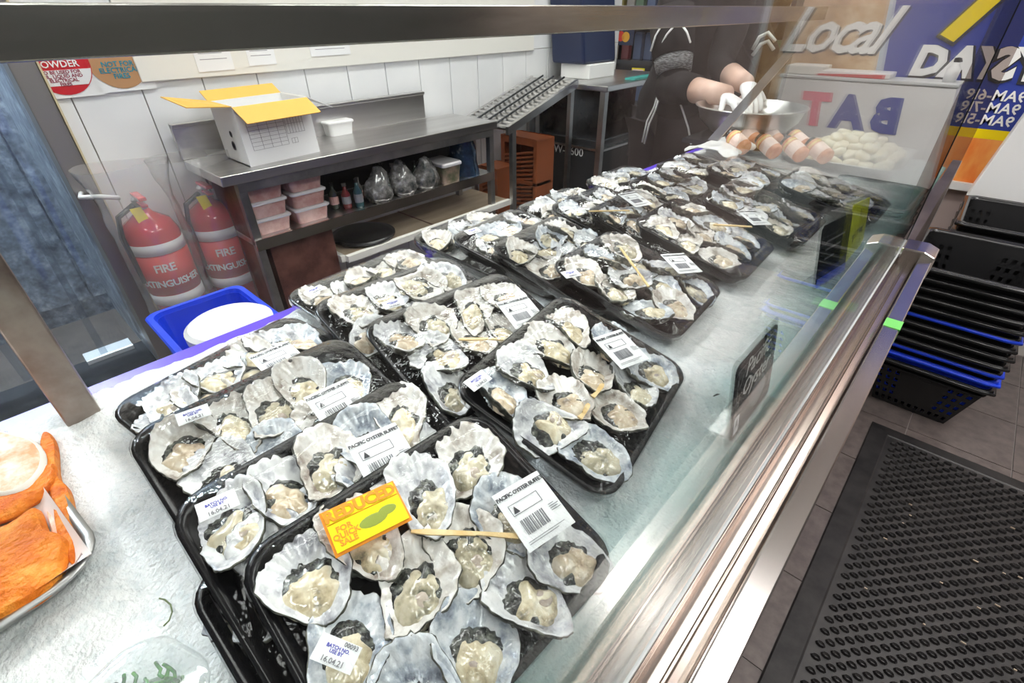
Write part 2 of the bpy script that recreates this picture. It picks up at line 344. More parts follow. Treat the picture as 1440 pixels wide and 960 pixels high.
part('post', B().box(-.7, -.66, -.052, -.018, .88, 1.268), mat('post_steel', (.3, .25, .22), .35, .9, var=([(.2, .15, .13), (.42, .36, .32)], 14, 5)), fr, bevel=.002)
part('post', B().box(-.7, -.66, 2.24, 2.28, .88, 1.268), BEAMM, fr)
a, b_ = PY(1003, 197, 1.62), PY(1112, 72, 1.62)
part('sloping_end_bar', B().hexa([a+Vector((-.016, -.006, 0)), a+Vector((.016, -.006, 0)), a+Vector((.016, .006, 0)), a+Vector((-.016, .006, 0))], [b_+Vector((-.012, -.006, 0)), b_+Vector((.012, -.006, 0)), b_+Vector((.012, .006, 0)), b_+Vector((-.012, .006, 0))]), STEELD, fr)
ep = solo('divider_glass', B().box(-.56, -.07, 1.628, 1.634, .9, 1.31), PANE, 'upright clear glass divider across the far end of the case', 'glass pane')
# ice bed
def icef(u, v):
    x = -.718+.652*u; y = -.55+2.8*v
    z = ice_z(x, y) + .006*noise.noise((x*14, y*14, 1)) + .004*noise.noise((x*40, y*40, 5)) + .0022*noise.noise((x*110, y*110, 9))
    e = max(0, (-.685-.012*noise.noise((1, y*9, 3))-x)/.033); z += .012*max(0, min(1, (-.62-x)/.05)) - .012*min(1.2, e)**2
    z -= .016*max(0, (x+.115)/.05)
    return Vector((x, y, z))
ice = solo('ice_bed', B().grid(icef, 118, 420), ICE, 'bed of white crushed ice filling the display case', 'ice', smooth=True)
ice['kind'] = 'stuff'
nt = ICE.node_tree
# teal mixed into the ice colour towards the glass, broken up by noise
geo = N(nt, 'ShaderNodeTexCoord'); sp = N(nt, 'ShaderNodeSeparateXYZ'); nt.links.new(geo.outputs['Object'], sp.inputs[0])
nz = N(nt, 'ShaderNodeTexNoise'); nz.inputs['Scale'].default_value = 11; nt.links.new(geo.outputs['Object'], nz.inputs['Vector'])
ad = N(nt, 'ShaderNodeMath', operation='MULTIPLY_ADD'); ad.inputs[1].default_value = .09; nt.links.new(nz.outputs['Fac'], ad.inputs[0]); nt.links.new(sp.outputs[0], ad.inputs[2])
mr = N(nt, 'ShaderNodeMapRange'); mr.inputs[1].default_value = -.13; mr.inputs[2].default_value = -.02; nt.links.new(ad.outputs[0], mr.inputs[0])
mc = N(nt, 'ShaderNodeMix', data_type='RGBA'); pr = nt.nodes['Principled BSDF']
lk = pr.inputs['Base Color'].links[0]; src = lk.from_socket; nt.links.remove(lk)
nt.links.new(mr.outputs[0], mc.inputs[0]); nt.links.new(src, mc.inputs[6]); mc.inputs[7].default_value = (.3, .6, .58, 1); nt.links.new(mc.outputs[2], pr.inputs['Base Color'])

# ------------------------------------------------------------------ oysters
SHIN = [mat('pearl_shell_%s' % n, (.8, .8, .8), .2, var=(c, 48, 5, (.3, .66)), bump=(95, .55, .003), coat=.7)
        for n, c in (('white', [(.2, .2, .23), (.55, .56, .6), (.84, .85, .86), (.9, .9, .9)]), ('blue', [(.12, .14, .19), (.42, .47, .54), (.75, .79, .83), (.87, .88, .9)]), ('warm', [(.26, .2, .17), (.6, .55, .49), (.86, .83, .79), (.9, .89, .86)]))]
SOUT = mat('rough_outer_shell', (.07, .065, .055), .6, var=([(.015, .015, .015), (.07, .07, .055), (.25, .25, .2), (.5, .5, .44)], 80, 6, (.35, .75)), bump=(110, .9, .004))
FLESH = [mat('oyster_flesh_%s' % n, (.7, .6, .45), .15, var=(c, 60, 5, (.28, .66)), bump=(130, .35), coat=.9, sss=.1)
         for n, c in (('cream', [(.2, .18, .13), (.62, .52, .34), (.85, .76, .55), (.9, .84, .68)]), ('olive', [(.12, .12, .09), (.42, .38, .27), (.7, .63, .46), (.8, .74, .59)]), ('beige', [(.22, .17, .13), (.58, .45, .31), (.76, .64, .47), (.85, .76, .62)]))]
MANT = mat('dark_mantle', (.03, .03, .03), .18, var=([(.006, .007, .008), (.03, .032, .03), (.13, .14, .12), (.4, .4, .34)], 130, 5, (.36, .74)), bump=(220, .8), coat=.7)
MUSC = mat('adductor_muscle', (.5, .42, .36), .2, var=([(.4, .32, .27), (.62, .53, .44)], 60, 3), coat=.7)
def oyster_meshes(seed):
    rn = random.Random(seed*7+1); n = 72
    a, bw = rn.uniform(.039, .046), rn.uniform(.027, .033); ph = rn.uniform(0, 6); bend = rn.uniform(-.009, .009); nl = rn.uniform(.08, .16)
    k2 = rn.choice((19, 23, 27)); wv = rn.uniform(.0025, .005); taper = rn.uniform(.16, .34)
    def outl(th):
        c, s_ = math.cos(th), math.sin(th); lip = max(.12, .5+.5*c)
        k = 1+nl*noise.noise((c*1.7+seed*3, s_*1.7, seed*.7))+.07*noise.noise((c*4.5+seed, s_*4.5, seed*1.3)) + lip*(.03*abs(math.sin(k2*.5*th+ph))-.015+.03*noise.noise((c*11, s_*11, seed)))
        x = a*c*k; y = bw*s_*(1+taper*c)*k
        return Vector((x, y+bend*(x/a)**2*(1 if x < 0 else .3), 0))
    ths = [2*math.pi*k/n for k in range(n)]; D = rn.uniform(.010, .0135); cen = Vector((-.1*a, 0, 0))
    def inner(t, th):
        p = cen+(outl(th)-cen)*t; lip = .5+.5*math.cos(th)
        z = D*t**2.6 + wv*math.sin(2*th+ph)*t**3 + .0024*math.sin(3*th+2*ph)*t**3 + lip*max(0, t-.5)*2*(.0016*math.sin(k2*th+ph)+.002*noise.noise((p.x*150, p.y*150, seed))) + .0015*noise.noise((p.x*60+seed, p.y*60, 0))
        z -= .004*max(0, t-.82)*5.5*(.3+.7*lip)*(.5+.5*math.sin(2*th+ph*3))
        return Vector((p.x, p.y, z+.0085))
    rings = [.12, .3, .48, .64, .78, .9, 1.0]
    b = B(); b.v = [inner(0, 0)]
    for t in rings: b.v += [inner(t, th) for th in ths]
    for k in range(n): b.f.append([0, 1+k, 1+(k+1) % n]); b.m.append(0)
    for i in range(len(rings)-1):
        for k in range(n): b.f.append([1+i*n+k, 1+(i+1)*n+k, 1+(i+1)*n+(k+1) % n, 1+i*n+(k+1) % n]); b.m.append(0)
    base = 1+(len(rings)-1)*n
    for j, (sc, dz) in enumerate(((1.025, -.0018), (.98, -.005), (.9, -.010), (.7, -.016), (.42, -.02))):
        st = len(b.v)
        for k, th in enumerate(ths):
            p = inner(1, th); jag = 1+.06*noise.noise((math.cos(th)*12, math.sin(th)*12, j*3+seed))
            b.v.append(Vector((p.x*sc*jag, p.y*sc*jag, max(0.0, p.z+dz) if j < 4 else 0)))
        for k in range(n): b.f.append([base+k, st+k, st+(k+1) % n, base+(k+1) % n]); b.m.append(1)
        base = st
    b.f.append([base+k for k in range(n)][::-1]); b.m.append(1)
    shell = b.mesh('shell', [SHIN[seed % 3], SOUT], True)
    # mantle: dark frilled skirt; flesh: plump body, shifted so that a dark crescent shows towards the lip
    ea, eb, rot = a*rn.uniform(.52, .62), bw*rn.uniform(.58, .72), rn.uniform(-.4, .4); cx = -a*rn.uniform(.16, .28); cy = rn.uniform(-.003, .003)
    def blob(ra, rb, cx, cy, zb, h, frill, fq, sd, nn=48, pw=.5, lump=.003):
        b = B(); R_ = [1, .98, .9, .74, .54, .32, .14]
        for i, t in enumerate(R_):
            for k in range(nn):
                th = 2*math.pi*k/nn; fr = 1+frill*(math.sin(fq*th+sd)*.6+noise.noise((math.cos(th)*5, math.sin(th)*5, sd)))*t+.22*noise.noise((math.cos(th)*1.4+sd, math.sin(th)*1.4, sd))
                x, y = ra*t*fr*math.cos(th), rb*t*fr*math.sin(th)
                z = zb + (0 if i == 0 else h*(1-t*t)**pw + lump*noise.noise((x*95+sd, y*95, sd))+lump*.5*noise.noise((x*240+sd, y*240, sd)))
                b.v.append(Vector((cx+x*math.cos(rot)-y*math.sin(rot), cy+x*math.sin(rot)+y*math.cos(rot), z)))
        st = len(b.v); b.v.append(Vector((cx, cy, zb+h)))
        for i in range(len(R_)-1):
            for k in range(nn): b.f.append([i*nn+k, i*nn+(k+1) % nn, (i+1)*nn+(k+1) % nn, (i+1)*nn+k]); b.m.append(0)
        for k in range(nn): b.f.append([(len(R_)-1)*nn+k, (len(R_)-1)*nn+(k+1) % nn, st]); b.m.append(0)
        return b
    mantle = blob(ea*1.04, eb*1.1, cx+ea*rn.uniform(.08, .18), cy+rn.uniform(-.003, .003), .0088, .0056, .07, 21, seed*1.7).mesh('mantle', MANT, True)
    flesh = blob(ea*.94, eb*.92, cx-ea*.06, cy, .0092, .0088, .02, 9, seed*2.9).mesh('flesh', FLESH[(seed//3) % 3], True)
    mus = blob(ea*.3, eb*.36, cx-ea*.2, cy+eb*rn.uniform(-.35, .35), .0165, .002, .03, 5, seed*3.3, 18, .5, .0008).mesh('muscle', MUSC, True)
    return shell, mantle, flesh, mus
OY = [oyster_meshes(k) for k in range(12)]
def oyster(M, label, group, v=None):
    v = random.randrange(12) if v is None else v
    label = label.replace('opened oyster', ('white', 'bluish', 'warm-white')[v % 3]+'-shelled oyster with '+('cream', 'olive', 'beige')[(v//3) % 3]+' flesh', 1)
    t = thing('oyster', label, 'oyster', group=group, M=M); sh, ma, fl_, mu = OY[v]
    link('shell', sh, t); ma_o = link('mantle', ma, t); link('flesh', fl_, t)
    if v % 4 == 1: link('muscle', mu, t)
    return t

# ------------------------------------------------------------------ oyster trays
HR = .024
def tray_mesh(w, l):
    def ring(dw, z, r): return [Vector((x, y, z)) for x, y in rrect(w-2*dw, l-2*dw, r)]
    b = B(); loops(b, [ring(.014, 0, .02), ring(.004, HR-.004, .026), ring(0, HR-.003, .03), ring(0, HR, .03), ring(.005, HR+.001, .026), ring(.009, HR-.003, .024), ring(.018, .005, .02)])
    return b.mesh('tray', TRAYM, True, 0)
def film_mesh(w, l, seed):
    def fn(u, v):
        x, y = (u-.5)*(w-.004), (v-.5)*(l-.004); e = min(u, 1-u, v, 1-v)
        c = min(1, e*6); z = HR+.0025+.010*math.sin(c*math.pi/2) + .004*noise.noise((x*22+seed, y*22, seed))*c + .002*noise.noise((x*60+seed, y*25, seed*2))*c
        # pull the corners in to the rounded rim
        cx, cy = w/2-.03, l/2-.03
        if abs(x) > cx and abs(y) > cy:
            d = math.hypot(abs(x)-cx, abs(y)-cy); m_ = max(abs(x)-cx, abs(y)-cy)
            if d > 1e-6:
                s = m_/d; x = math.copysign(cx+(abs(x)-cx)*s, x); y = math.copysign(cy+(abs(y)-cy)*s, y)
        return Vector((x, y, z))
    b = B().grid(fn, 26, 30)
    def ring(dw, z, r): return [Vector((x, y, z)) for x, y in rrect(w-2*dw, l-2*dw, r)]
    loops(b, [ring(-.0012, HR+.002, .031), ring(-.0012, HR-.008, .031), ring(.009, .002, .024)], False, False)
    return b.mesh('film', FILM, True)
_tm = {}; TRAYS = {}
YELLAB = mat('yellow_sticker', (.98, .8, .0), .4); ORLAB = mat('orange_sticker', (.95, .33, .02), .4)
LW, LL = .052, .058
def lab_quad(w, l, curve=.0015):
    b = B(); b.grid(lambda u, v: Vector(((u-.5)*w, (v-.5)*l, .0006+curve*math.sin(u*math.pi)*math.sin(v*math.pi))), 6, 6)
    b.grid(lambda u, v: Vector(((u-.5)*w, (v-.5)*l, curve*math.sin(u*math.pi)*math.sin(v*math.pi))), 6, 6); return b
bars = B(); x = 0; rb = random.Random(3)
while x < .024:
    wd = rb.choice((.0005, .0008, .0012)); bars.box(-.006+x-.012, -.006+x+wd-.012, -.017, -.003, .002, .0024); x += wd+rb.choice((.0008, .0013))
PL = dict(paper=lab_quad(LW, LL).mesh('price_label', LABELP), bars=bars.mesh('barcode', GINK),
          box=B().box(-.02, .012, .0025, .003, .002, .0024).box(-.02, .012, .0125, .013, .002, .0024).box(-.02, -.0195, .0025, .013, .002, .0024).box(.0115, .012, .0025, .013, .002, .0024).mesh('price_box', GINK),
          tri=B().add([(-.018, .004, .0024), (-.012, .004, .0024), (-.015, .011, .0024)], [(0, 1, 2)]).mesh('emblem', INK),
          text=text_mesh('PACIFIC OYSTER BUFFET', .0052, INK, 0, .00012, .0002, .9), small=B().box(-.005, .005, .001, .0016, 0, .0003).box(-.005, .003, -.001, -.0004, 0, .0003).box(-.005, .005, -.003, -.0024, 0, .0003).box(-.005, .001, .003, .0036, 0, .0003).mesh('fine_print', GINK),
          foot=B().box(-.022, .018, .0005, .001, 0, .0003).box(-.022, .01, -.0015, -.001, 0, .0003).mesh('fine_print', GINK))
DS = dict(paper=lab_quad(.03, .017, .0008).mesh('date_sticker', LABELP), t1=text_mesh('BATCH NO.\nUSE BY', .0032, BINK, 0, .0001, .0002), t2=text_mesh('16.04.21', .005, GINK, 0, .00005, .0002), t3=text_mesh('00093', .0042, GINK, 0, .00005, .0002))
def price_label(t, x, y, rz, z=HR+.013, tilt=0):
    o = link('price_label', PL['paper'], t, Matrix.Translation((x, y, z)) @ Euler((0, R(tilt), R(rz))).to_matrix().to_4x4())
    link('barcode', PL['bars'], o); link('price_box', PL['box'], o); link('emblem', PL['tri'], o)
    link('lettering', PL['text'], o, Matrix.Translation((0, .0215, .0022))); link('fine_print', PL['small'], o, Matrix.Translation((.0185, -.007, .002))); link('fine_print', PL['foot'], o, Matrix.Translation((0, -.023, .0016)))
def date_sticker(t, x, y, rz, z=HR+.013, full=False):
    o = link('date_sticker', DS['paper'], t, Matrix.Translation((x, y, z)) @ Euler((0, 0, R(rz))).to_matrix().to_4x4())
    link('lettering', DS['t1'], o, Matrix.Translation((0, .0012, .0013))); link('lettering', DS['t2'], o, Matrix.Translation((0, -.0055, .0013)))
    if full: link('lettering', DS['t3'], o, Matrix.Translation((.008, .0062, .0013)))
def tray(key, corner, zc, gam, w, l, label, oy_label, pts=None, rows=None, nxt=None, group='film-wrapped oyster trays on the ice', front_drop=0):
    """corner: pixel of the back near rim corner, zc its height; gam yaw; the front edge comes to rest on the ice"""
    P = PZ(*corner, zc) if abs(corner[0]) > 5 else Vector((*corner[:2], zc)); g = R(gam)
    xd = Vector((math.cos(g), math.sin(g), 0)); yd = Vector((-math.sin(g), math.cos(g), 0))
    fx = P.x + w*math.cos(g); be = math.asin(max(0, min(.3, (zc-HR-(ice_z(fx)+.004+front_drop))/w)))
    Rm = Matrix.Rotation(g, 4, 'Z') @ Matrix.Rotation(be, 4, 'Y')
    T = P - (Rm @ Vector((-w/2+.006, -l/2+.006, HR)))
    M = Matrix.Translation(T) @ Rm
    t = thing('oyster_tray', label, 'oyster tray', group=group, M=M)
    if (w, l) not in _tm: _tm[(w, l)] = (tray_mesh(w, l), [film_mesh(w, l, k*3.1) for k in range(3)])
    link('tray', _tm[(w, l)][0], t); link('film', random.choice(_tm[(w, l)][1]), t)
    TRAYS[key] = (t, M); Mi = M.inverted(); n = Rm @ Vector((0, 0, 1)); p0 = M @ Vector((0, 0, .02))
    loc = []
    for q in (pts or []):
        d = ray(q[0], q[1]); tt = (p0-CAM).dot(n)/d.dot(n); lp = Mi @ (CAM+d*tt); loc.append((lp.x, lp.y, q[2] if len(q) > 2 else None))
    if rows:
        for i in range(rows):
            for j in range(4 if l > .22 else 3):
                nn = 4 if l > .22 else 3
                loc.append((-w/2+.038+i*.058+random.uniform(-.006, .006), -l/2+.042+j*(l-.084)/(nn-1)+random.uniform(-.006, .006), None))
    if len(loc) > 1:                                   # ease overlapping shells apart
        xm_ = max(w/2-.034 if nxt is None else -w/2+nxt-.006, -w/2+.047); L_ = [[max(-w/2+.047, min(xm_, q[0])), q[1], q[2]] for q in loc]
        for it in range(40):
            for i in range(len(L_)):
                for j in range(i):
                    dx, dy = L_[i][0]-L_[j][0], L_[i][1]-L_[j][1]; d = math.hypot(dx*.8, dy) or 1e-4
                    if d < .05:
                        k = (.05-d)*.3/d; L_[i][0] += dx*k; L_[j][0] -= dx*k; L_[i][1] += (dy or .001)*k; L_[j][1] -= (dy or .001)*k
            for q in L_: q[0] = max(-w/2+.047, min(xm_, q[0])); q[1] = max(-l/2+.038, min(l/2-.038, q[1]))
        loc = [tuple(q) for q in L_]
    xm = w/2-.034 if nxt is None else -w/2+nxt-.006
    for (x, y, a) in loc:
        x = max(-w/2+.047, min(max(xm, -w/2+.047), x)); y = max(-l/2+.038, min(l/2-.038, y))
        a = 180+random.gauss(-12, 32) if a is None else a
        e = Euler((R(random.uniform(-13, 13)), R(random.uniform(-6, 12)), R(a)))
        oyster(M @ Matrix.Translation((x, y, .0065+random.uniform(0, .004))) @ e.to_matrix().to_4x4(), oy_label, 'opened oysters on the wrapped trays')
    return t, M
def px_local(key, x, y, z=.02):
    t, M = TRAYS[key]; n = M.to_3x3() @ Vector((0, 0, 1)); p0 = M @ Vector((0, 0, z)); d = ray(x, y)
    return M.inverted() @ (CAM+d*((p0-CAM).dot(n)/d.dot(n)))
def lab_at(key, fn, x, y, rz, z=HR+.0145, **k): p = px_local(key, x, y, z); fn(TRAYS[key][0], p.x, p.y, rz, z, **k)
WA, LA = .205, .25
tray('A0', (-.345, -.022), .908, 1, WA, LA, 'lowest wrapped oyster tray, mostly buried under the tray with the yellow reduced sticker', 'opened oyster sticking out under the tray with the yellow reduced sticker', pts=[(345, 905), (240, 795)], nxt=0.06)
tray('A1', (158, 575), .927, 11, WA, LA, 'wrapped oyster tray beside the blue tub, price label over its far oysters', 'opened oyster on the wrapped tray beside the blue tub',
     [(208, 557, 150), (229, 582, 170), (267, 522, 160), (288, 545, 200), (330, 500, 190), (340, 525, 160), (385, 473, 200), (430, 490, 170)], nxt=0.075)
tray('A2', (183, 615), .951, 1, WA, LA, 'wrapped oyster tray with a tiny blank sticker, between the blue tub tray and date-stickered tray', 'opened oyster on the wrapped tray with the tiny blank sticker',
     [(320, 583, 175), (232, 622, 150), (277, 630, 190), (395, 553, 150), (463, 527, 170), (455, 570, 190), (353, 632, 180), (420, 500, 170)], nxt=0.13)
tray('A3', (243, 718), .956, 0, WA, LA, 'wrapped oyster tray with a white date sticker on a shell, partly under the reduced tray', 'opened oyster on the tray with the date sticker over a shell',
     [(300, 690, 170), (325, 705, 165), (403, 650, 150), (428, 707, 200), (462, 613, 180), (523, 583, 150), (573, 600, 175), (505, 650, 200), (352, 765, 190)], nxt=0.1)
tray('A4', (340, 790), .95, -3, WA, LA, 'wrapped oyster tray with yellow and orange REDUCED sticker and large white price label', 'opened oyster on the wrapped tray with the yellow reduced sticker',
     [(432, 815, 175), (577, 812, 140), (745, 828, 190), (492, 905, 150), (655, 908, 160), (595, 692, 165), (693, 690, 180), (652, 640, 140), (803, 748, 200), (668, 772, 160), (553, 948, 180), (480, 738, 190)])
tray('B1', (404, 415), .932, 3, WA, LA, 'wrapped oyster tray next to the brown board under the bench, small sticker on first shell', 'opened oyster on the tray next to the brown board',
     [(436, 408), (481, 395), (517, 377), (560, 361), (470, 420)], nxt=0.08)
tray('B2', (441, 430), .953, -4, WA, LA, 'wrapped oyster tray with a lilac sticker, second from the brown board under the bench', 'opened oyster on the wrapped tray with the lilac sticker',
     [(487, 433), (533, 410), (577, 387), (624, 372), (600, 437), (503, 458), (683, 387)], nxt=0.115)
tray('B3', (512, 460), .958, -6, WA, LA, 'wrapped oyster tray with a level wooden pick and half-hidden price label', 'opened oyster on the wrapped tray with the half-hidden price label',
     [(555, 468), (650, 420), (605, 515), (645, 470), (692, 457), (625, 545), (727, 412), (600, 440)], nxt=0.16)
tray('B4', (640, 545), .955, 9, .21, .262, 'wrapped oyster tray with a split wooden pick, a flat price label and small date sticker', 'opened oyster on the wrapped tray with the split wooden pick',
     [(785, 447), (838, 457), (730, 515), (812, 510), (887, 542), (792, 563), (745, 600), (864, 582), (825, 635), (685, 548), (922, 505), (772, 480)])
WC, LC = .235, .212
tray('C1', (580, 335), .936, 4, WC, LC, 'wrapped oyster tray at the back edge nearest the tan floor boards', 'opened oyster on the wrapped tray nearest the tan floor boards',
     [(605, 337), (630, 350), (645, 318), (675, 302)], nxt=0.075)
tray('C2', (635, 335), .956, 6, WC, LC, 'wrapped oyster tray in front of the brown crates, one shell with a yellow rim', 'opened oyster on the wrapped tray in front of the brown crates', [(667, 333), (702, 318), (690, 345), (730, 298)], nxt=0.09)
tray('C3', (692, 348), .962, 4, WC, LC, 'wrapped oyster tray with one oyster standing upright, behind the slanted-pick tray', 'opened oyster on the wrapped tray behind the slanted-pick tray', [(727, 355), (755, 350), (783, 340), (753, 304, 120), (790, 318), (740, 385), (815, 305)], nxt=0.13)
tray('C4', (778, 375), .955, 4, WC, LC, 'wrapped oyster tray with a slanted wooden pick across and a crooked price label', 'opened oyster on the wrapped tray with the slanted wooden pick',
     [(812, 390), (835, 358), (882, 385), (920, 365), (860, 417), (902, 445), (942, 425), (966, 405), (876, 342), (868, 315), (930, 392)])
for key, x, y, z, nm in (('D1', -.72, .79, .937, 'first tray behind the brown crates'), ('D2', -.63, .80, .957, 'second tray behind the brown crates'), ('D3', -.545, .815, .962, 'tray with the thin straight pick and square label')):
    tray(key, (x, y), z, 2, WC, LC, {'D1': 'wrapped oyster tray on the back edge beside the wrapping machine legs', 'D2': 'wrapped oyster tray between the machine-side tray and the square-label tray', 'D3': 'wrapped oyster tray with a thin straight pick and square label'}[key],
         {'D1': 'opened oyster on the wrapped tray beside the wrapping machine legs', 'D2': 'opened oyster on the wrapped tray behind the square-label tray', 'D3': 'opened oyster on the wrapped tray with the square label'}[key], rows=2, nxt=.09)
tray('D4', (-.445, .835), .958, 3, WC, LC, 'heavily wrinkled wrapped oyster tray, wooden pick beside a curled price label', 'opened oyster on the wrinkled tray with the curled price label', rows=3)
for key, x, y, z in (('E1', -.72, 1.055, .94), ('E2', -.60, 1.06, .955), ('E3', -.42, 1.085, .95)):
    tray(key, (x, y), z, 1, WC, LC, {'E1': 'wrapped oyster tray on the back edge before the white plastic sheet', 'E2': 'wrapped oyster tray with streaky film and a lone price label', 'E3': 'wrapped oyster tray behind the black and yellow price tickets'}[key],
         {'E1': 'opened oyster on the wrapped tray before the white plastic sheet', 'E2': 'opened oyster on the streaky wrapped tray with a lone label', 'E3': 'opened oyster on the wrapped tray behind the black and yellow tickets'}[key], rows=3 if key == 'E3' else 2)
for key, x, y, z in (('F1', -.66, 1.31, .94), ('F2', -.52, 1.32, .95), ('F3', -.34, 1.34, .945)):
    tray(key, (x, y), z, 0, WC, LC, {'F1': 'wrapped oyster tray next to the white plastic sheet', 'F2': 'wrapped oyster tray in front of the orange jars', 'F3': 'wrapped oyster tray near the foot of the glass divider'}[key],
         {'F1': 'opened oyster on the wrapped tray next to the white plastic sheet', 'F2': 'opened oyster on the wrapped tray in front of the orange jars', 'F3': 'opened oyster on the wrapped tray near the glass divider'}[key], rows=3 if key == 'F3' else 2)
lab_at('A1', price_label, 392, 505, 168-90); lab_at('A2', date_sticker, 272, 583, 80); lab_at('A3', date_sticker, 306, 710, 80, full=False)
lab_at('A3', price_label, 540, 640, 80); lab_at('A2', price_label, 475, 568, 85, z=HR+.01)
lab_at('A4', price_label, 750, 716, 82, z=HR+.016); lab_at('A4', date_sticker, 473, 918, 30, full=True)
lab_at('B1', date_sticker, 443, 408, 95); lab_at('B2', date_sticker, 553, 427, 80); lab_at('B3', price_label, 733, 438, 80); lab_at('B4', price_label, 873, 490, 68, z=HR+.017); lab_at('B4', date_sticker, 672, 535, 85)
lab_at('C4', price_label, 958, 370, 60); lab_at('C4', date_sticker, 803, 385, 70); lab_at('C2', date_sticker, 665, 325, 80)
lab_at('D3', price_label, 893, 280, 75); lab_at('D4', price_label, 1060, 306, 60); lab_at('E2', price_label, 1050, 258, 70); lab_at('E3', price_label, 1150, 273, 70)
# REDUCED sticker
rs = px_local('A4', 515, 727, HR+.017); t4 = TRAYS['A4'][0]
o = link('reduced_sticker', lab_quad(.064, .040, .0015).mesh('reduced_sticker', ORLAB), t4, Matrix.Translation((rs.x, rs.y, HR+.017)) @ Euler((0, 0, R(80))).to_matrix().to_4x4())
o['label'] = 'yellow and orange reduced for quick sale sticker'
link('yellow_field', B().box(-.030, .030, -.018, .0055, .0022, .0027).mesh('yellow_field', YELLAB), o)
link('yellow_field', B().box(-.030, .030, .0065, .018, .0022, .0025).mesh('yellow_field', YELLAB), o)
link('lettering', text_mesh('REDUCED', .0135, ORLAB, 0, .0006, .0002, .98), o, Matrix.Translation((0, .012, .003)))
link('lettering', text_mesh('FOR\nQUICK\nSALE', .0068, ORLAB, 0, .0002, .0002), o, Matrix.Translation((-.0185, -.0065, .003)))
link('blurred_price', B().lathe([(.0, .003), (.006, .0029), (.0075, .0027)], 16, (.004, -.006, 0), sx=1.6, sy=.7).mesh('blurred_price', mat('smudged_green', (.3, .36, .04), .5)), o)
link('blurred_price', B().lathe([(.0, .003), (.005, .0029), (.006, .0027)], 16, (.017, -.003, 0), sx=1.3, sy=.7).mesh('blurred_price', bpy.data.materials['smudged_green']), o)
# wooden picks lying on the oysters under the film
def pick(key, p0, p1, label, w=.004, z=HR+.012):
    a, b_ = px_local(key, *p0, z), px_local(key, *p1, z); M = TRAYS[key][1]; d = (b_-a); s = Vector((-d.y, d.x, 0)).normalized()
    pts = [a+s*w*.25, a+d*.15+s*w*.5, b_+s*w*.5, b_-s*w*.5, b_-d*.4-s*w*.1, b_-d*.4+s*w*.1-s*w*.35, a+d*.15-s*w*.5, a-s*w*.25]
    b = B().prism([(p.x, p.y) for p in pts], -.001, .0012); o = link('wooden_pick', b.mesh('wooden_pick', WOODM)); o.matrix_world = M @ Matrix.Translation((0, 0, z))
    tag(o, label, 'wooden pick')
pick('A4', (578, 747), (728, 754), 'pale wooden pick across oysters on the reduced-sticker tray', .0048)
pick('B3', (645, 477), (708, 477), 'pale wooden pick lying level on the half-hidden label tray')
pick('B4', (848, 540), (833, 558), 'forked yellow end of split wooden pick on flat price label tray', .006); pick('B4', (828, 568), (815, 588), 'lower piece of split yellow wooden pick on flat price label tray', .006)
pick('C4', (872, 348), (912, 403), 'pale wooden pick lying slanted across a wrapped tray'); pick('D3', (828, 297), (885, 296), 'thin straight wooden pick on the square-label tray', .003)
pick('D4', (1003, 316), (1057, 319), 'wooden pick beside the curled price label on wrinkled tray', .005)

# ------------------------------------------------------------------ other things on the ice
# steel tray of orange smoked fillets
ft = thing('steel_tray', 'shallow steel tray lined with paper holding orange fish fillets', 'tray', (-.56, -.2, .885))
g = R(13); FM = Matrix.Translation((-.545, -.192, .893)) @ Matrix.Rotation(R(7), 4, 'Z')
def fring(w, l, r, z): return [FM @ Vector((x, y, z)) for x, y in rrect(w, l, r)]
b = B(); loops(b, [fring(.235, .20, .03, 0), fring(.255, .22, .035, .016), fring(.268, .233, .04, .018), fring(.268, .233, .04, .0205), fring(.252, .217, .035, .0195), fring(.232, .197, .028, .003)])
part('pan', b, STEELD, ft, smooth=True)
def pfn(u, v):
    e = min(u, 1-u, v, 1-v); x, y = (u-.5)*.25, (v-.5)*.215
    return FM @ Vector((x, y, .006+.018*max(0, 1-e*7)**2+.002*noise.noise((x*30, y*30, 2))))
pb = B().grid(pfn, 24, 24); pb.grid(lambda u, v: pfn(u, v)+Vector((0, 0, -.0008)), 24, 24)
part('paper_liner', pb, mat('waxed_paper', (.85, .8, .78), .4, bump=(40, .4)), ft, smooth=True)
ORA = mat('orange_fillet', (.8, .2, .01), .6, var=([(.6, .1, .0), (.8, .2, .005), (.92, .36, .05)], 40, 6, (.3, .7)), bump=(190, .9, .004), spec=.3)
PNK = mat('pink_fillet', (.9, .6, .45), .6, var=([(.8, .32, .14), (.85, .52, .36), (.88, .78, .7)], 45, 5, (.35, .65)), bump=(160, .7), spec=.3)
FAT = mat('pale_fat_edge', (.85, .78, .7), .6, bump=(90, .4))
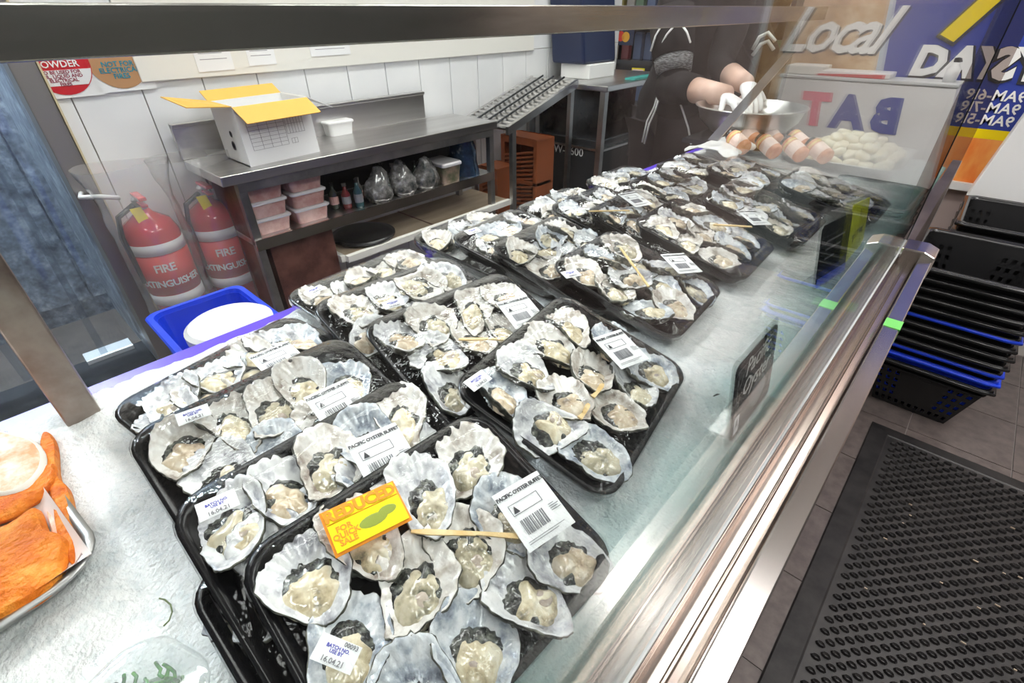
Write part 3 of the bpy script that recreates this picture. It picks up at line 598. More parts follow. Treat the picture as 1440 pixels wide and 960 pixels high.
def fillet(px, z, th, mats, label, dome=.004):
    pts = [PZ(x, y, z+th) for x, y in px]; c = sum(pts, Vector())/len(pts); n = len(pts); fine = []
    for i in range(n):
        p0, p1, p2, p3 = pts[i-1], pts[i], pts[(i+1) % n], pts[(i+2) % n]
        for k in range(6):
            t = k/6; q = .5*((2*p1)+(p2-p0)*t+(2*p0-5*p1+4*p2-p3)*t*t+(3*p1-p0-3*p2+p3)*t**3)
            fine.append(c+(q-c)*(1+.02*noise.noise(q*90)))
    b = B(); m_ = len(fine)
    def rg(s, dz): return [Vector((c.x+(p.x-c.x)*s, c.y+(p.y-c.y)*s, z+dz+(.0018*noise.noise(p*70*s) if s < .99 else 0))) for p in fine]
    loops(b, [rg(.97, 0), rg(1, th*.5)], True, False, 1); loops(b, [rg(1, th*.5), rg(.975, th), rg(.9, th+dome*.4)], False, False, 1)
    loops(b, [rg(.9, th+dome*.4), rg(.7, th+dome*.8), rg(.45, th+dome), rg(.2, th+dome)], False, True, 0)
    return solo('fish_fillet', b, mats, label, 'fish fillet', 'orange fillets on the steel tray', smooth=True)
fillet([(60, 606), (76, 616), (82, 668), (98, 690), (106, 755), (100, 790), (84, 765), (68, 690), (57, 640)], .902, .008, [ORA, ORA], 'narrow orange fillet strip along the rim of the steel tray')
fillet([(-60, 600), (30, 612), (58, 628), (62, 655), (30, 690), (-40, 700), (-90, 690)], .914, .006, [PNK, FAT], 'pale pink fillet with white fat edge on top of the steel tray')
fillet([(-60, 690), (0, 700), (45, 672), (76, 650), (74, 680), (40, 708), (10, 726), (-50, 740)], .908, .007, [ORA, ORA], 'orange fillet tucked below the pale pink one on steel tray')
fillet([(-80, 745), (0, 740), (50, 712), (66, 742), (96, 760), (82, 810), (60, 835), (0, 868), (-80, 890)], .905, .009, [ORA, ORA], 'largest bright orange fillet on the steel tray beside the ice', .008)
fillet([(60, 690), (80, 700), (100, 765), (106, 790), (92, 812), (70, 820), (78, 780)], .9, .005, [PNK, FAT], 'thin pale fillet edge peeking beside the largest orange fillet')
# clear tub of seaweed salad
tb = thing('seaweed_tub', 'clear plastic tub of green seaweed salad on the ice', 'tub', (-.302, -.078, .878))
TMx = Matrix.Translation((-.285, -.082, .873)) @ Matrix.Rotation(R(20), 4, 'Z')
def tring(w, r, z): return [TMx @ Vector((x*.88, y*.88, z)) for x, y in rrect(w, w, r)]
b = B(); loops(b, [tring(.07, .03, 0), tring(.08, .032, .03), tring(.095, .034, .031), tring(.098, .034, .034)], True, False); part('tub', b, TUBM, tb, smooth=True)
b = B(); loops(b, [tring(.099, .034, .0345), tring(.096, .034, .0365), tring(.085, .03, .037), tring(.06, .028, .0375)], False, True); part('lid', b, TUBM, tb, smooth=True)
SEAW = mat('seaweed_green', (.02, .16, .03), .25, var=([(.005, .06, .01), (.03, .22, .04), (.12, .4, .06)], 80, 4), coat=.5)
b = B(); rs_ = random.Random(5)
for k in range(90):
    a, rr = rs_.uniform(0, 6.3), .027*math.sqrt(rs_.random()); p = Vector((rr*math.cos(a), rr*math.sin(a), .006+rs_.random()*.02)); pth = []
    d = Vector((rs_.uniform(-1, 1), rs_.uniform(-1, 1), rs_.uniform(-.3, .3))).normalized()
    for q in range(5): pth.append(TMx @ p); p = p+d*.005; d = (d+Vector((rs_.uniform(-1, 1), rs_.uniform(-1, 1), rs_.uniform(-.5, .5)))*.6).normalized(); p.z = min(.029, max(.003, p.z)); p.x = max(-.03, min(.03, p.x)); p.y = max(-.03, min(.03, p.y))
    b.tube(pth, .0013, 5)
b.lathe([(0, .004), (.026, .004), (.028, .015), (.018, .024), (0, .026)], 20, M=TMx)
o = part('seaweed_shreds', b, SEAW, tb, smooth=True, kind='stuff')
pth = [PZ(x, y, ice_z(-.34)+.004) for x, y in ((224, 841), (232, 843), (240, 850), (242, 860), (238, 872), (230, 880))]
solo('seaweed_strand', B().tube(pth, .0007, 6), mat('olive_strand', (.15, .2, .08), .4), 'thin curled green seaweed strand lying on the ice', 'seaweed', smooth=True)
for (x, y, d) in ((1003, 557, (9, -3)), (983, 790, (1, 3))):
    a = PZ(x, y, ice_z(-.15)+.004); q = PZ(x+d[0], y+d[1], ice_z(-.15)+.004)
    solo('shell_chip', B().tube([a, (a+q)/2+Vector((0, 0, .001)), q], [.0008, .0014, .0006], 6), BLACKP, 'small dark shell chip on the ice by the %s' % ('black price ticket' if d[0] > 5 else 'teal front edge'), 'shell chip')
# price tickets in clear holders
CHALK = mat('chalkboard_black', (.012, .015, .018), .6, spec=.12); ACR = clear('acrylic', (.94, .97, .96), .03, .04, .6, veil=.12)
def ticket(name, label, y0, y1, x0, z0, x1, z1, extra, dx=0):
    t = thing(name, label, 'price ticket', ((x0+x1)/2, (y0+y1)/2, z0))
    M = frame((x0, y0, z0), (dx, y1-y0, 0), (x1-x0, 0, z1-z0)); Hh = math.hypot(x1-x0, z1-z0); Ww = y1-y0
    def pts(w, h, r): return [(x+Ww/2, y+Hh/2) for x, y in rrect(w, h, r)]
    part('holder', B().prism(pts(Ww+.012, Hh+.014, .008), -.003, -.0012, M=M), ACR, t)
    part('foot', B().box(.01, Ww-.01, -.004, .0, -.03, .03, M=M), ACR, t)
    extra(t, M, Ww, Hh, pts); return t
def txt(parent, M, s, size, m, x, y, shear=0, rz=0):
    p = parent; off = Vector((0, 0, 0))
    while p: off = off+p.location; p = p.parent
    return link('lettering', text_mesh(s, size, m, shear, 0, .0002), parent, Matrix.Translation(-off) @ M @ Matrix.Translation((x, y, .0012)) @ Matrix.Rotation(R(rz), 4, 'Z'))
GLARE = mat('glare_grey', (.16, .17, .18), .5)
def ex1(t, M, Ww, Hh, pts):
    c = part('card', B().prism(pts(Ww, Hh, .009), -.001, .0008, M=M), CHALK, t)
    for (a, b_) in ((.1, .102), ):
        part('border', B().box(.006, Ww-.006, Hh-.008, Hh-.0072, .0008, .0012, M=M).box(.006, .0068, .006, Hh-.008, .0008, .0012, M=M).box(Ww-.0068, Ww-.006, .006, Hh-.008, .0008, .0012, M=M), GINK, c)
    txt(t, M, 'Pacific\nOyster', .03, WINK, Ww/2, Hh*.72, .35, 0)
    part('painted_glare', B().lathe([(0, .0014), (.016, .0012), (.019, .0008)], 20, (Ww*.62, Hh*.3, 0), sx=1.3, sy=1.1, M=M), GLARE, t)  # glare on the lower card, painted as a grey patch
    e = part('emblem', B().box(.007, .021, .007, .03, .0008, .0013, M=M), LABELP, t); txt(t, M, 'A', .016, INK, .014, .019)
ticket('price_ticket', 'black chalk price ticket lettered Pacific Oyster standing in the ice', .462, .588, -.088, .884, -.104, .985, ex1)
def ex2(t, M, Ww, Hh, pts):
    part('card', B().prism([(0, 0), (Ww*.62, 0), (Ww*.62, Hh*.9), (.008, Hh*.9), (0, Hh*.85)], -.001, .0008, M=M), CHALK, t)
    part('faint_writing', B().box(.02, Ww*.5, Hh*.62, Hh*.65, .0008, .0012, M=M).box(.02, Ww*.42, Hh*.5, Hh*.53, .0008, .0012, M=M).box(.02, Ww*.3, Hh*.36, Hh*.39, .0008, .0012, M=M), GINK, t)
    part('blue_sleeve', B().box(0, Ww*.62, -.004, .012, .0008, .0016, M=M), BLUEP, t)
    ye = part('yellow_card', B().prism([(Ww*.62, .012), (Ww*.95, .03), (Ww, .04), (Ww, Hh), (Ww*.62, Hh)], -.001, .001, M=M), mat('fluoro_yellow', (.72, .78, .02), .45), t, label='fluorescent yellow half of the ticket')
    txt(t, M, '$17 kg', .017, INK, Ww*.8, Hh*.5, .3, 20); txt(t, M, '1', .016, INK, Ww*.82, Hh*.82)
ticket('price_ticket', 'black and fluorescent yellow price ticket standing in front of the wrapped trays', .94, 1.13, -.128, .888, -.153, 1.005, ex2, .03)
# white plastic sheet, orange jars, scallops, bowl, prawn-side things at the far end
def shf(u, v):
    x = -.7+.15*u+.03*noise.noise((u*3, v*3, 2)); y = 1.57+.22*v
    return Vector((x, y, .93+.02*math.sin(u*3.1)+.006*noise.noise((u*6, v*6, 4))))
b = B().grid(shf, 12, 12); b.grid(lambda u, v: shf(u, v)-Vector((0, 0, .0015)), 12, 12)
solo('plastic_sheet', b, WHITEP, 'crumpled white plastic sheet on the ice beside the orange jars', 'plastic sheet', smooth=True)
SALM = mat('salmon_sauce', (.8, .3, .14), .25, var=([(.65, .2, .08), (.85, .4, .22)], 30, 3)); GOLD = mat('gold_band', (.8, .6, .2), .35); PINKL = mat('pink_label', (.92, .68, .6), .45)
jl = ['standing by the white sheet', 'at the back of the jar row', 'beside the steel bowl', 'in the middle of the jar row', 'lying closest to the wrapped trays', 'at the scallop end of the jar row', 'half under the scallops']
for k, (x, y) in enumerate(((-.585, 1.70), (-.60, 1.83), (-.545, 1.88), (-.50, 1.73), (-.43, 1.76), (-.455, 1.88), (-.37, 1.80))):
    z0 = ice_z(x)+.004; d = Vector((.72, -.35, -.32)).normalized(); c = Vector((x, y, z0+.055)); t = thing('sauce_jar', 'small salmon-orange jar with black cap '+jl[k], 'jar', (x, y, z0), 'orange jars at the end of the case')
    Mj = frame(c-d*.045, Vector((0, 0, 1)).cross(d), d.cross(Vector((0, 0, 1)).cross(d)))
    part('body', B().lathe([(0, .012), (.021, .012), (.024, .017), (.024, .08), (.021, .085), (0, .085)], 20, M=Mj), SALM, t, smooth=True)
    part('cap', B().lathe([(0, 0), (.018, 0), (.0185, .002), (.0185, .0115), (0, .0115)], 18, M=Mj), BLACKP, t)
    part('gold_band', B().lathe([(.0243, .022), (.0246, .0225), (.0246, .029), (.0243, .0295)], 20, M=Mj), GOLD, t); part('label', B().lathe([(.0243, .034), (.0246, .0345), (.0246, .068), (.0243, .0685)], 20, M=Mj), PINKL, t)
SCA = mat('scallop_flesh', (.88, .8, .62), .3, var=([(.72, .6, .38), (.92, .86, .7)], 40, 4), sss=.1, coat=.3)
rs_ = random.Random(11)
pan = thing('scallop_pan', 'steel pan heaped with pale scallops at the far end of the case', 'pan', (-.32, 2.0, .885))
def pring(w, l, r, z): return [Vector((-.32+x, 2.0+y, z)) for x, y in rrect(w, l, r)]
b = B(); loops(b, [pring(.3, .34, .03, .884), pring(.32, .36, .035, .905), pring(.335, .375, .04, .906), pring(.335, .375, .04, .909), pring(.316, .356, .033, .908), pring(.298, .338, .03, .888)]); part('pan', b, STEEL, pan, smooth=True)
sm = []
for q in range(3):
    b = B(); b.lathe([(0, -.012), (.014, -.012), (.021, -.008), (.0235, 0), (.021, .008), (.013, .0115), (0, .012)], 14)
    for v in b.v: v += Vector((noise.noise(v*60+Vector((q, 0, 0))), noise.noise(v*60+Vector((5, q, 0))), noise.noise(v*60+Vector((0, 9, q)))))*.004
    sm.append(b.mesh('scallop', SCA, True))
for lay, (nx, ny, z) in enumerate(((7, 8, .9), (6, 6, .918), (4, 5, .936), (3, 3, .953))):
    for i in range(nx):
        for j in range(ny):
            x = -.32+(i-(nx-1)/2)*.038+rs_.uniform(-.006, .006); y = 2.0+(j-(ny-1)/2)*.038+rs_.uniform(-.006, .006)
            if lay == 0 and 0 < i < nx-1 and 0 < j < ny-1: continue
            o = link('scallop', sm[rs_.randrange(3)]); o.location = (x, y, z+rs_.uniform(0, .004)); o.rotation_euler = (rs_.uniform(-.5, .5), rs_.uniform(-.5, .5), rs_.uniform(0, 6))
            tag(o, 'pale cream scallop heaped in the steel pan', 'scallop', 'scallops in the far pan')
bc = Vector((-.66, 1.96, .9195)); bw = thing('mixing_bowl', 'wide polished steel mixing bowl under the gloved hand', 'bowl', bc)
b = B().lathe([(.07, 0), (.12, .02), (.165, .06), (.178, .1), (.186, .101), (.187, .104), (.176, .105), (.162, .062), (.118, .025), (.0, .012)], 40, bc); part('bowl', b, STEEL, bw, smooth=True)
for k in range(7):
    a = k*.9; p = bc+Vector((.06*math.cos(a), .06*math.sin(a), .03)); b = B().lathe([(0, 0), (.022, .004), (.03, .014), (.022, .026), (0, .03)], 12, p)
    for v in b.v: v += Vector((0, 0, .008*noise.noise(v*40)))
    solo('prawn_piece', b, mat('pale_prawn', (.85, .62, .5), .3) if k == 0 else bpy.data.materials['pale_prawn'], 'pale seafood piece lying in the steel mixing bowl', 'seafood', 'seafood pieces in the bowl', smooth=True)
solo('bowl_stand', B().box(-.82, -.5, 1.8, 2.12, .905, .919), DARKM, 'dark board under the steel mixing bowl', 'board')

# ------------------------------------------------------------------ serving side
bx0, bx1, bz = -2.21, -1.86, .85
bn = thing('steel_bench', 'long stainless bench with splashback and open lower shelf against the wall', 'bench', (-2.03, 1.2, 0))
part('top', B().box(bx0, bx1, .55, 1.9, bz-.035, bz), STEEL, bn, bevel=.003)
part('splashback', B().box(bx0-.02, bx0, .55, 1.72, bz, .975).box(bx0-.02, bx0+.012, .55, 1.72, .962, .975), STEEL, bn, bevel=.002)
part('shelf', B().box(bx0+.02, bx1-.02, .6, 1.88, .575, .6), STEEL, bn, bevel=.003)
part('shelf_lip', B().box(bx1-.022, bx1-.012, .6, 1.88, .56, .602), RAILM, bn)
part('rear_panel', B().box(bx0, bx0+.012, .6, 1.88, .6, bz-.035), DARKM, bn)
part('top_apron', B().box(bx1-.03, bx1-.012, .6, 1.88, bz-.07, bz-.035), STEELD, bn)
for (x, y) in ((bx0+.03, .6), (bx1-.05, .6), (bx0+.03, 1.86), (bx1-.05, 1.86)): part('leg', B().box(x, x+.03, y, y+.03, 0, bz-.035), STEELD, bn, bevel=.002)
part('end_panel', B().box(bx0+.02, bx1-.05, .602, .612, .2, bz-.04), BROWNW, bn, label='reddish reflecting end panel')
solo('kick_board', B().box(bx0+.05, bx1-.06, .66, .93, .012, .56), BROWNW, 'reddish brown board standing under the steel bench shelf', 'board')
part('lower_shelf', B().box(bx0+.02, bx1-.03, .95, 2.0, .395, .42), TAN, bn, label='tan board forming the lowest shelf'); part('shelf_edge', B().box(bx1-.03, bx1-.005, .95, 2.0, .395, .424).box(bx0+.02, bx1-.03, .93, .95, .395, .424), CREAM, bn); part('shelf_joint', B().box(bx0+.02, bx1-.03, 1.45, 1.458, .4201, .422), BROWNW, bn)
lb = B().lathe([(0, 0), (.13, 0), (.15, .012), (.15, .02), (.12, .026), (0, .028)], 28, (-2.02, 1.13, .4205)); solo('pot_lid', lb, BLACKP, 'flat black round lid lying on the tan lowest bench shelf', 'lid', smooth=True)
# carton with open orange-brown flaps
KRAFT = mat('orange_kraft', (.78, .45, .09), .6); CART = mat('white_carton', (.84, .84, .84), .5)
bp_ = Vector((-1.93, .77, bz)); ct = thing('carton', 'white open carton with orange flaps and a printed form on the steel bench', 'carton', bp_)
c0, c1, c2 = PZ(353, 235, bz), PZ(450, 213, bz), PZ(314, 222, bz); ex = c1-c0; ez = Vector((0, 0, 1)); ei = Vector((-.21, 0, 0)); Hc = .195
A_, B_, C_, D_ = c0, c1, c1+ei, c0+ei; up_ = Vector((-.012, 0, Hc))
def slab(p, q, r_, s_, th): n = (q-p).cross(s_-p).normalized()*th; return B().hexa([p, q, r_, s_], [p+n, q+n, r_+n, s_+n])
part('body', slab(A_, B_, B_+up_, A_+up_, -.004), CART, ct); part('body_side', slab(D_, A_, A_+up_, D_+up_, -.004), CART, ct); part('body_side', slab(B_, C_, C_+up_, B_+up_, -.004), CART, ct); part('body_back', slab(C_, D_, D_+up_, C_+up_, -.004), CART, ct); part('base', slab(A_, B_, C_, D_, .004), CART, ct)
part('flap', slab(A_+up_, B_+up_, B_+up_+Vector((.07, .01, -.045)), A_+up_+Vector((.07, .01, -.045)), .003), KRAFT, ct)
part('flap', slab(D_+up_, A_+up_, A_+up_+Vector((-.06, -.12, .005)), D_+up_+Vector((.02, -.15, .03)), -.003), KRAFT, ct)
part('flap', slab(B_+up_, C_+up_, C_+up_+Vector((-.02, .1, -.035)), B_+up_+Vector((-.02, .11, -.05)), -.003), CART, ct)
part('flap', slab(C_+up_, D_+up_, D_+up_+Vector((-.06, 0, .03)), C_+up_+Vector((-.06, 0, .03)), .003), KRAFT, ct)
nrm = ex.cross(up_).normalized(); CM = frame(A_+nrm*.0006, ex, up_); wx = ex.length; b = B()
def ln(x0, y0, x1, y1, w=.0009): b.box(min(x0, x1)-w/2, max(x0, x1)+w/2, min(y0, y1)-w/2, max(y0, y1)+w/2, 0, .0006, M=CM)
for k in range(8): ln(.03, .05+.013*k, .17, .05+.013*k)
for xx in (.03, .07, .105, .14, .17): ln(xx, .05, xx, .141)
for k in range(7): ln(.175+.012*k, .085, .175+.012*k, .15)
ln(.175, .085, .247, .085); ln(.175, .118, .247, .118); ln(.175, .15, .247, .15)
for xx in (.185, .197, .209): ln(xx, .05, xx, .067)
ln(.185, .05, .209, .05); ln(.185, .067, .209, .067); b.box(.03, .13, .143, .15, 0, .0006, M=CM)
part('printed_form', b, GINK, ct); SM = frame(D_+Vector((0, -.0012, 0)), A_-D_, up_)
part('recycling_print', B().lathe([(.012, 0), (.012, .0006), (.016, .0006), (.016, 0)], 20, (.11, .06, 0), M=SM).lathe([(.008, 0), (.008, .0006), (.011, .0006), (.011, 0)], 16, (.115, .1, 0), M=SM), GINK, ct)
def tub(name, label, cx, cy, z, w, l, h, m1, m2, group=None):
    t = thing(name, label, 'container', (cx, cy, z), group)
    def rg(a, zz, r=.015): return [Vector((cx+x, cy+y, zz)) for x, y in rrect(w*a, l*a, r)]
    b = B(); loops(b, [rg(.86, z), rg(.97, z+h*.82)]); part('tub', b, m1, t)
    b = B(); loops(b, [rg(1.03, z+h*.82), rg(1.05, z+h*.86), rg(1.04, z+h*.95), rg(.97, z+h)]); part('lid', b, m2, t); return t
p = PZ(475, 188, bz); tub('takeaway_tub', 'white lidded tub on the steel bench beside the carton', p.x, p.y, bz, .1, .13, .06, WHITEP, WHITEP)
PINKT = mat('pink_contents', (.62, .36, .32), .3, var=([(.5, .25, .22), (.75, .52, .47)], 14, 4)); CLID = mat('frosted_lid', (.62, .6, .62), .25)
for cidx, y in enumerate((.70, .865)):
    for k in range(3):
        tub('lidded_container', 'pink-filled lidded container on the bench shelf, %s of %s' % (('bottom', 'middle', 'top')[k], ('the stack beside the end panel', 'the stack beside the dark bags')[cidx]), -1.98, y, .6+.063*k, .15, .145, .062, PINKT, CLID, 'pink containers on the bench shelf')
rs_ = random.Random(4)
BOT = [mat('bottle_%d' % k, c, .2, coat=.4) for k, c in enumerate(((.02, .03, .02), (.16, .02, .02), (.02, .07, .08), (.14, .13, .12), (.04, .04, .05)))]
nmz = ['dark green', 'deep red', 'teal', 'grey', 'charcoal']
for k in range(13):
    y = 1.0+.042*k; x = -1.95+.03*(k % 3)-.03; h = .1+.05*rs_.random(); c = k % 5; t = thing('sauce_bottle', '%s sauce bottle standing on the dim bench shelf' % nmz[c], 'bottle', (x, y, .6), 'bottles on the bench shelf')
    part('bottle', B().lathe([(0, 0), (.018, 0), (.019, .01), (.019, h*.6), (.008, h*.78), (.008, h*.9), (0, h*.9)], 12, (x, y, .6)), BOT[c], t, smooth=True); part('cap', B().lathe([(.0095, h*.9), (.0095, h*1.02), (0, h*1.03)], 10, (x, y, .6)), BOT[3] if k % 2 else BLACKP, t); part('label', B().lathe([(.0193, h*.2), (.0195, h*.2), (.0195, h*.5), (.0193, h*.5)], 12, (x, y, .6)), GINK if k % 3 else PINKT, t)
for k in range(3):
    cy_ = 1.2+.13*k; b = B().lathe([(0, 0), (.05, .0), (.06, .03), (.055, .08), (.03, .12), (.015, .15), (0, .15)], 22, (-1.93, cy_, .6), sy=1.1)
    for v in b.v: v += Vector((noise.noise(v*30), noise.noise(v*30+Vector((9, 0, 0))), noise.noise(v*30+Vector((0, 7, 0)))*.6))*.02*(1 if v.z > .61 else 0)
    solo('plastic_bag', b, mat('bag_contents_%d' % k, (.2, .2, .2), .15, coat=.8, var=([(.03, .04, .04), (.2, .19, .18), (.6, .6, .6)], 30, 5, (.35, .75))), ('dull grey plastic bag of goods beside the bottles on the shelf', 'dull grey plastic bag of goods midway along the bench shelf', 'dull grey plastic bag of goods next to the greenish box')[k], 'bag', smooth=True)
tub('lidded_container', 'greenish clear box on the bench shelf beside the navy bag', -1.96, 1.6, .6, .16, .12, .1, mat('green_contents', (.16, .2, .1), .3, var=([(.08, .1, .05), (.35, .25, .2)], 20, 4)), CLID)
def bagf(u, v): a = u*2*math.pi; s = 1-.25*v+.1*noise.noise((u*6, v*3, 3)); return Vector((-1.99+.1*s*math.cos(a), 1.76+.075*s*math.sin(a), .6+.17*v))
solo('navy_bag', B().grid(bagf, 24, 8).lathe([(0, .17), (.07, .17)], 12, (-1.99, 1.76, .6)), mat('navy_film', (.015, .03, .06), .2, var=([(.01, .02, .04), (.02, .05, .1), (.5, .55, .6)], 20, 4, (.4, .8))), 'shiny navy plastic bag at the end of the bench shelf', 'bag', smooth=True)
# signs on the wall
def disc_sign(name, label, px, rr, cols, lines, m):
    p = PX(*px, XW+.004); t = thing(name, label, 'sign', p)
    SMx = frame(p+Vector((.002, 0, 0)), (0, 1, 0), (0, 0, 1))
    part('backing', B().box(-rr*1.06, rr*1.06, -rr*1.1, rr*1.6, -.001, .0005, M=SMx), PAPER, t); part('disc', B().lathe([(0, .0005), (rr, .0005), (rr, .002), (0, .002)], 40, M=SMx), cols[0], t)
    for c, y0, y1 in cols[1]:
        pts = [(rr*.97*math.cos(a), rr*.97*math.sin(a)) for a in [2*math.pi*k/72 for k in range(72)] if y0 <= rr*.97*math.sin(a)/rr <= y1]
        pts = sorted([q for q in pts if q[0] >= 0], key=lambda q: q[1])+sorted([q for q in pts if q[0] < 0], key=lambda q: -q[1])
        part('band', B().prism(pts, .002, .0026, M=SMx), c, t)
    for s, y, sz, mm in lines: link('lettering', text_mesh(s, sz, mm, 0, .0004, .0003), t, Matrix.Translation(-p) @ SMx @ Matrix.Translation((0, y, .003)))
REDS = mat('sign_red', (.6, .02, .03), .4); TANS = mat('sign_tan', (.5, .27, .13), .5); TEAL = mat('sign_teal', (.0, .25, .35), .5)
disc_sign('powder_sign', 'round red and white powder extinguisher sign on the wall', (80, 91), .085, (REDS, [(WHITE, -.74, -.14)]), [('POWDER', .001, .026, WINK), ('TO BE USED FOR\nOIL, LIQUID AND\nELECTRICAL\nFIRES', -.038, .0135, RINK)], 0)
disc_sign('electrical_sign', 'round tan sign reading not for electrical fires on the wall', (162, 84), .085, (TANS, []), [('NOT FOR\nELECTRICAL\nFIRES', -.03, .021, TEAL)], 0)
for k, (px, w, h) in enumerate((((293, 58), .13, .19), ((362, 58), .11, .16), ((462, 55), .19, .12))):
    p = PX(*px, XW+.0135); q = frame(p, (0, 1, 0), (0, 0, 1)); t = thing('pinned_paper', ('printed notice pinned near the electrical sign', 'printed notice with ruled lines pinned on the cream board', 'wide paper notice pinned at the far part of the cream board')[k], 'paper', p)
    part('sheet', B().box(-w/2, w/2, -h/2, h/2, -.0005, .0008, M=q), PAPER, t); b = B()
    for r_ in range(6): b.box(-w*.38, w*(.36-.1*(r_ % 3)), -h*.3+r_*h*.1, -h*.3+r_*h*.1+.002, .0008, .0012, M=q)
    part('print', b, GINK, t)
# fire extinguishers in clear bags
def extinguisher(label, y, z0, x):
    t = thing('fire_extinguisher', label, 'fire extinguisher', (x, y, z0)); r_ = .088; c = (x, y, z0); RED = bpy.data.materials.get('extinguisher_red') or mat('extinguisher_red', (.62, .01, .02), .2, coat=.6); LB = bpy.data.materials.get('label_red') or mat('label_red', (.72, .03, .02), .35)
    part('cylinder', B().lathe([(0, 0), (r_-.01, 0), (r_, .01), (r_, .37), (r_-.015, .41), (.03, .44), (.022, .455), (0, .455)], 28, c), RED, t, smooth=True)
    part('label_band', B().lathe([(r_+.0005, .15), (r_+.002, .15), (r_+.002, .30), (r_+.0005, .30)], 28, c), LB, t, smooth=True)
    part('white_band', B().lathe([(r_+.0005, .105), (r_+.0015, .105), (r_+.0015, .145), (r_+.0005, .145)], 28, c), WHITEP, t, smooth=True); part('white_band', B().lathe([(r_+.0005, .305), (r_+.0015, .305), (r_+.0015, .345), (r_+.0005, .345)], 28, c), WHITEP, t, smooth=True)
    hd = part('valve', B().lathe([(.02, .455), (.02, .49), (.012, .5), (0, .5)], 16, c), STEELD, t); part('lever', B().box(x-.015, x+.09, y-.012, y+.012, z0+.5, z0+.512).box(x-.01, x+.08, y-.01, y+.01, z0+.475, z0+.485), RED, t, bevel=.003)
    part('yellow_tag', B().hexa([(x+.05, y-.03, z0+.40), (x+.05, y+.005, z0+.40), (x+.052, y+.005, z0+.40), (x+.052, y-.03, z0+.40)], [(x+.035, y-.04, z0+.47), (x+.035, y-.005, z0+.47), (x+.037, y-.005, z0+.47), (x+.037, y-.04, z0+.47)]), YELLAB, t)
    part('hose', B().tube([(x+.01, y-.02, z0+.475), (x+.03, y-.08, z0+.45), (x+.03, y-.095, z0+.38), (x+.02, y-.09, z0+.2)], .009, 8), BLACKP, t, smooth=True)
    for s, dz, sz in (('FIRE', .255, .042), ('EXTINGUISHER', .195, .036)):
        me = text_mesh(s, sz, WINK, 0, .0008, .0004, .92); me = me.copy()
        for v in me.vertices:
            a = v.co.x/(r_+.003)-.25; rr = r_+.003+v.co.z; zz = v.co.y; v.co = (rr*math.cos(a), rr*math.sin(a), dz+zz)
        link('lettering', me, t)
    def bf(u, v):
        a = u*2*math.pi; w = 1+.12*noise.noise((math.cos(a)*2, v*4, y*9))+.06*noise.noise((math.cos(a)*5, v*9, y*3)); rx = (r_+.018)*w; ry = (r_+.028)*w
        pin = 1 if v < .8 else 1-.25*((v-.8)/.2); return Vector((x+rx*math.cos(a)*pin, y+ry*math.sin(a)*(1+.25*max(0, v-.8)/.2), z0-.03+.64*v+.03*math.sin(a*2)*max(0, v-.8)))
    part('bag', B().grid(bf, 36, 26), BAGM, t, smooth=True)
extinguisher('red fire extinguisher in a plastic bag beside the cold room door frame', .345, .28, XW+.12)
extinguisher('red fire extinguisher in a plastic bag beside the steel bench', .56, .27, XW+.11)
solo('wall_bracket', B().tube([(XW, .22, .80), (XW+.1, .2, .805), (XW+.12, .25, .8), (XW+.1, .3, .78)], .008, 8), WHITEP, 'white looped bracket on the wall above the bagged extinguisher', 'bracket', smooth=True)
# blue tubs with a white bucket
def crate(name, label, x0, x1, y0, y1, z0, z1, m, tap=.02, cat='tub'):
    t = thing(name, label, cat, ((x0+x1)/2, (y0+y1)/2, z0)); cx, cy = (x0+x1)/2, (y0+y1)/2
    def rg(d, z, r=.03): return [Vector((cx+x, cy+y, z)) for x, y in rrect(x1-x0-2*d, y1-y0-2*d, r)]
    b = B(); loops(b, [rg(tap, z0), rg(.006, z1-.03), rg(.006, z1-.012), rg(.012, z1-.01), rg(tap+.006, z0+.008)]); part('body', b, m, t)
    b = B(); loops(b, [rg(-.006, z1-.014), rg(-.008, z1-.004), rg(-.004, z1), rg(.008, z1), rg(.011, z1-.012)], False, False); part('rim', b, m, t); return t
crate('plastic_tub', 'lower blue plastic tub under the tub holding the white bucket', -1.42, -1.02, .13, .38, 0, .34, BLUEP)
crate('plastic_tub', 'upper bright blue plastic tub holding a white bucket behind the ice', -1.41, -1.03, .14, .37, .345, .67, BLUEP)
bk = thing('bucket', 'round white lidded bucket sitting in the blue tub', 'bucket', (-1.145, .255, .36)); c = (-1.145, .255, .36)
part('body', B().lathe([(0, 0), (.075, 0), (.088, .33), (0, .33)], 32, c), WHITEP, bk, smooth=True); part('lid', B().lathe([(.09, .325), (.095, .327), (.095, .345), (.085, .352), (0, .353)], 36, c), WHITEP, bk)
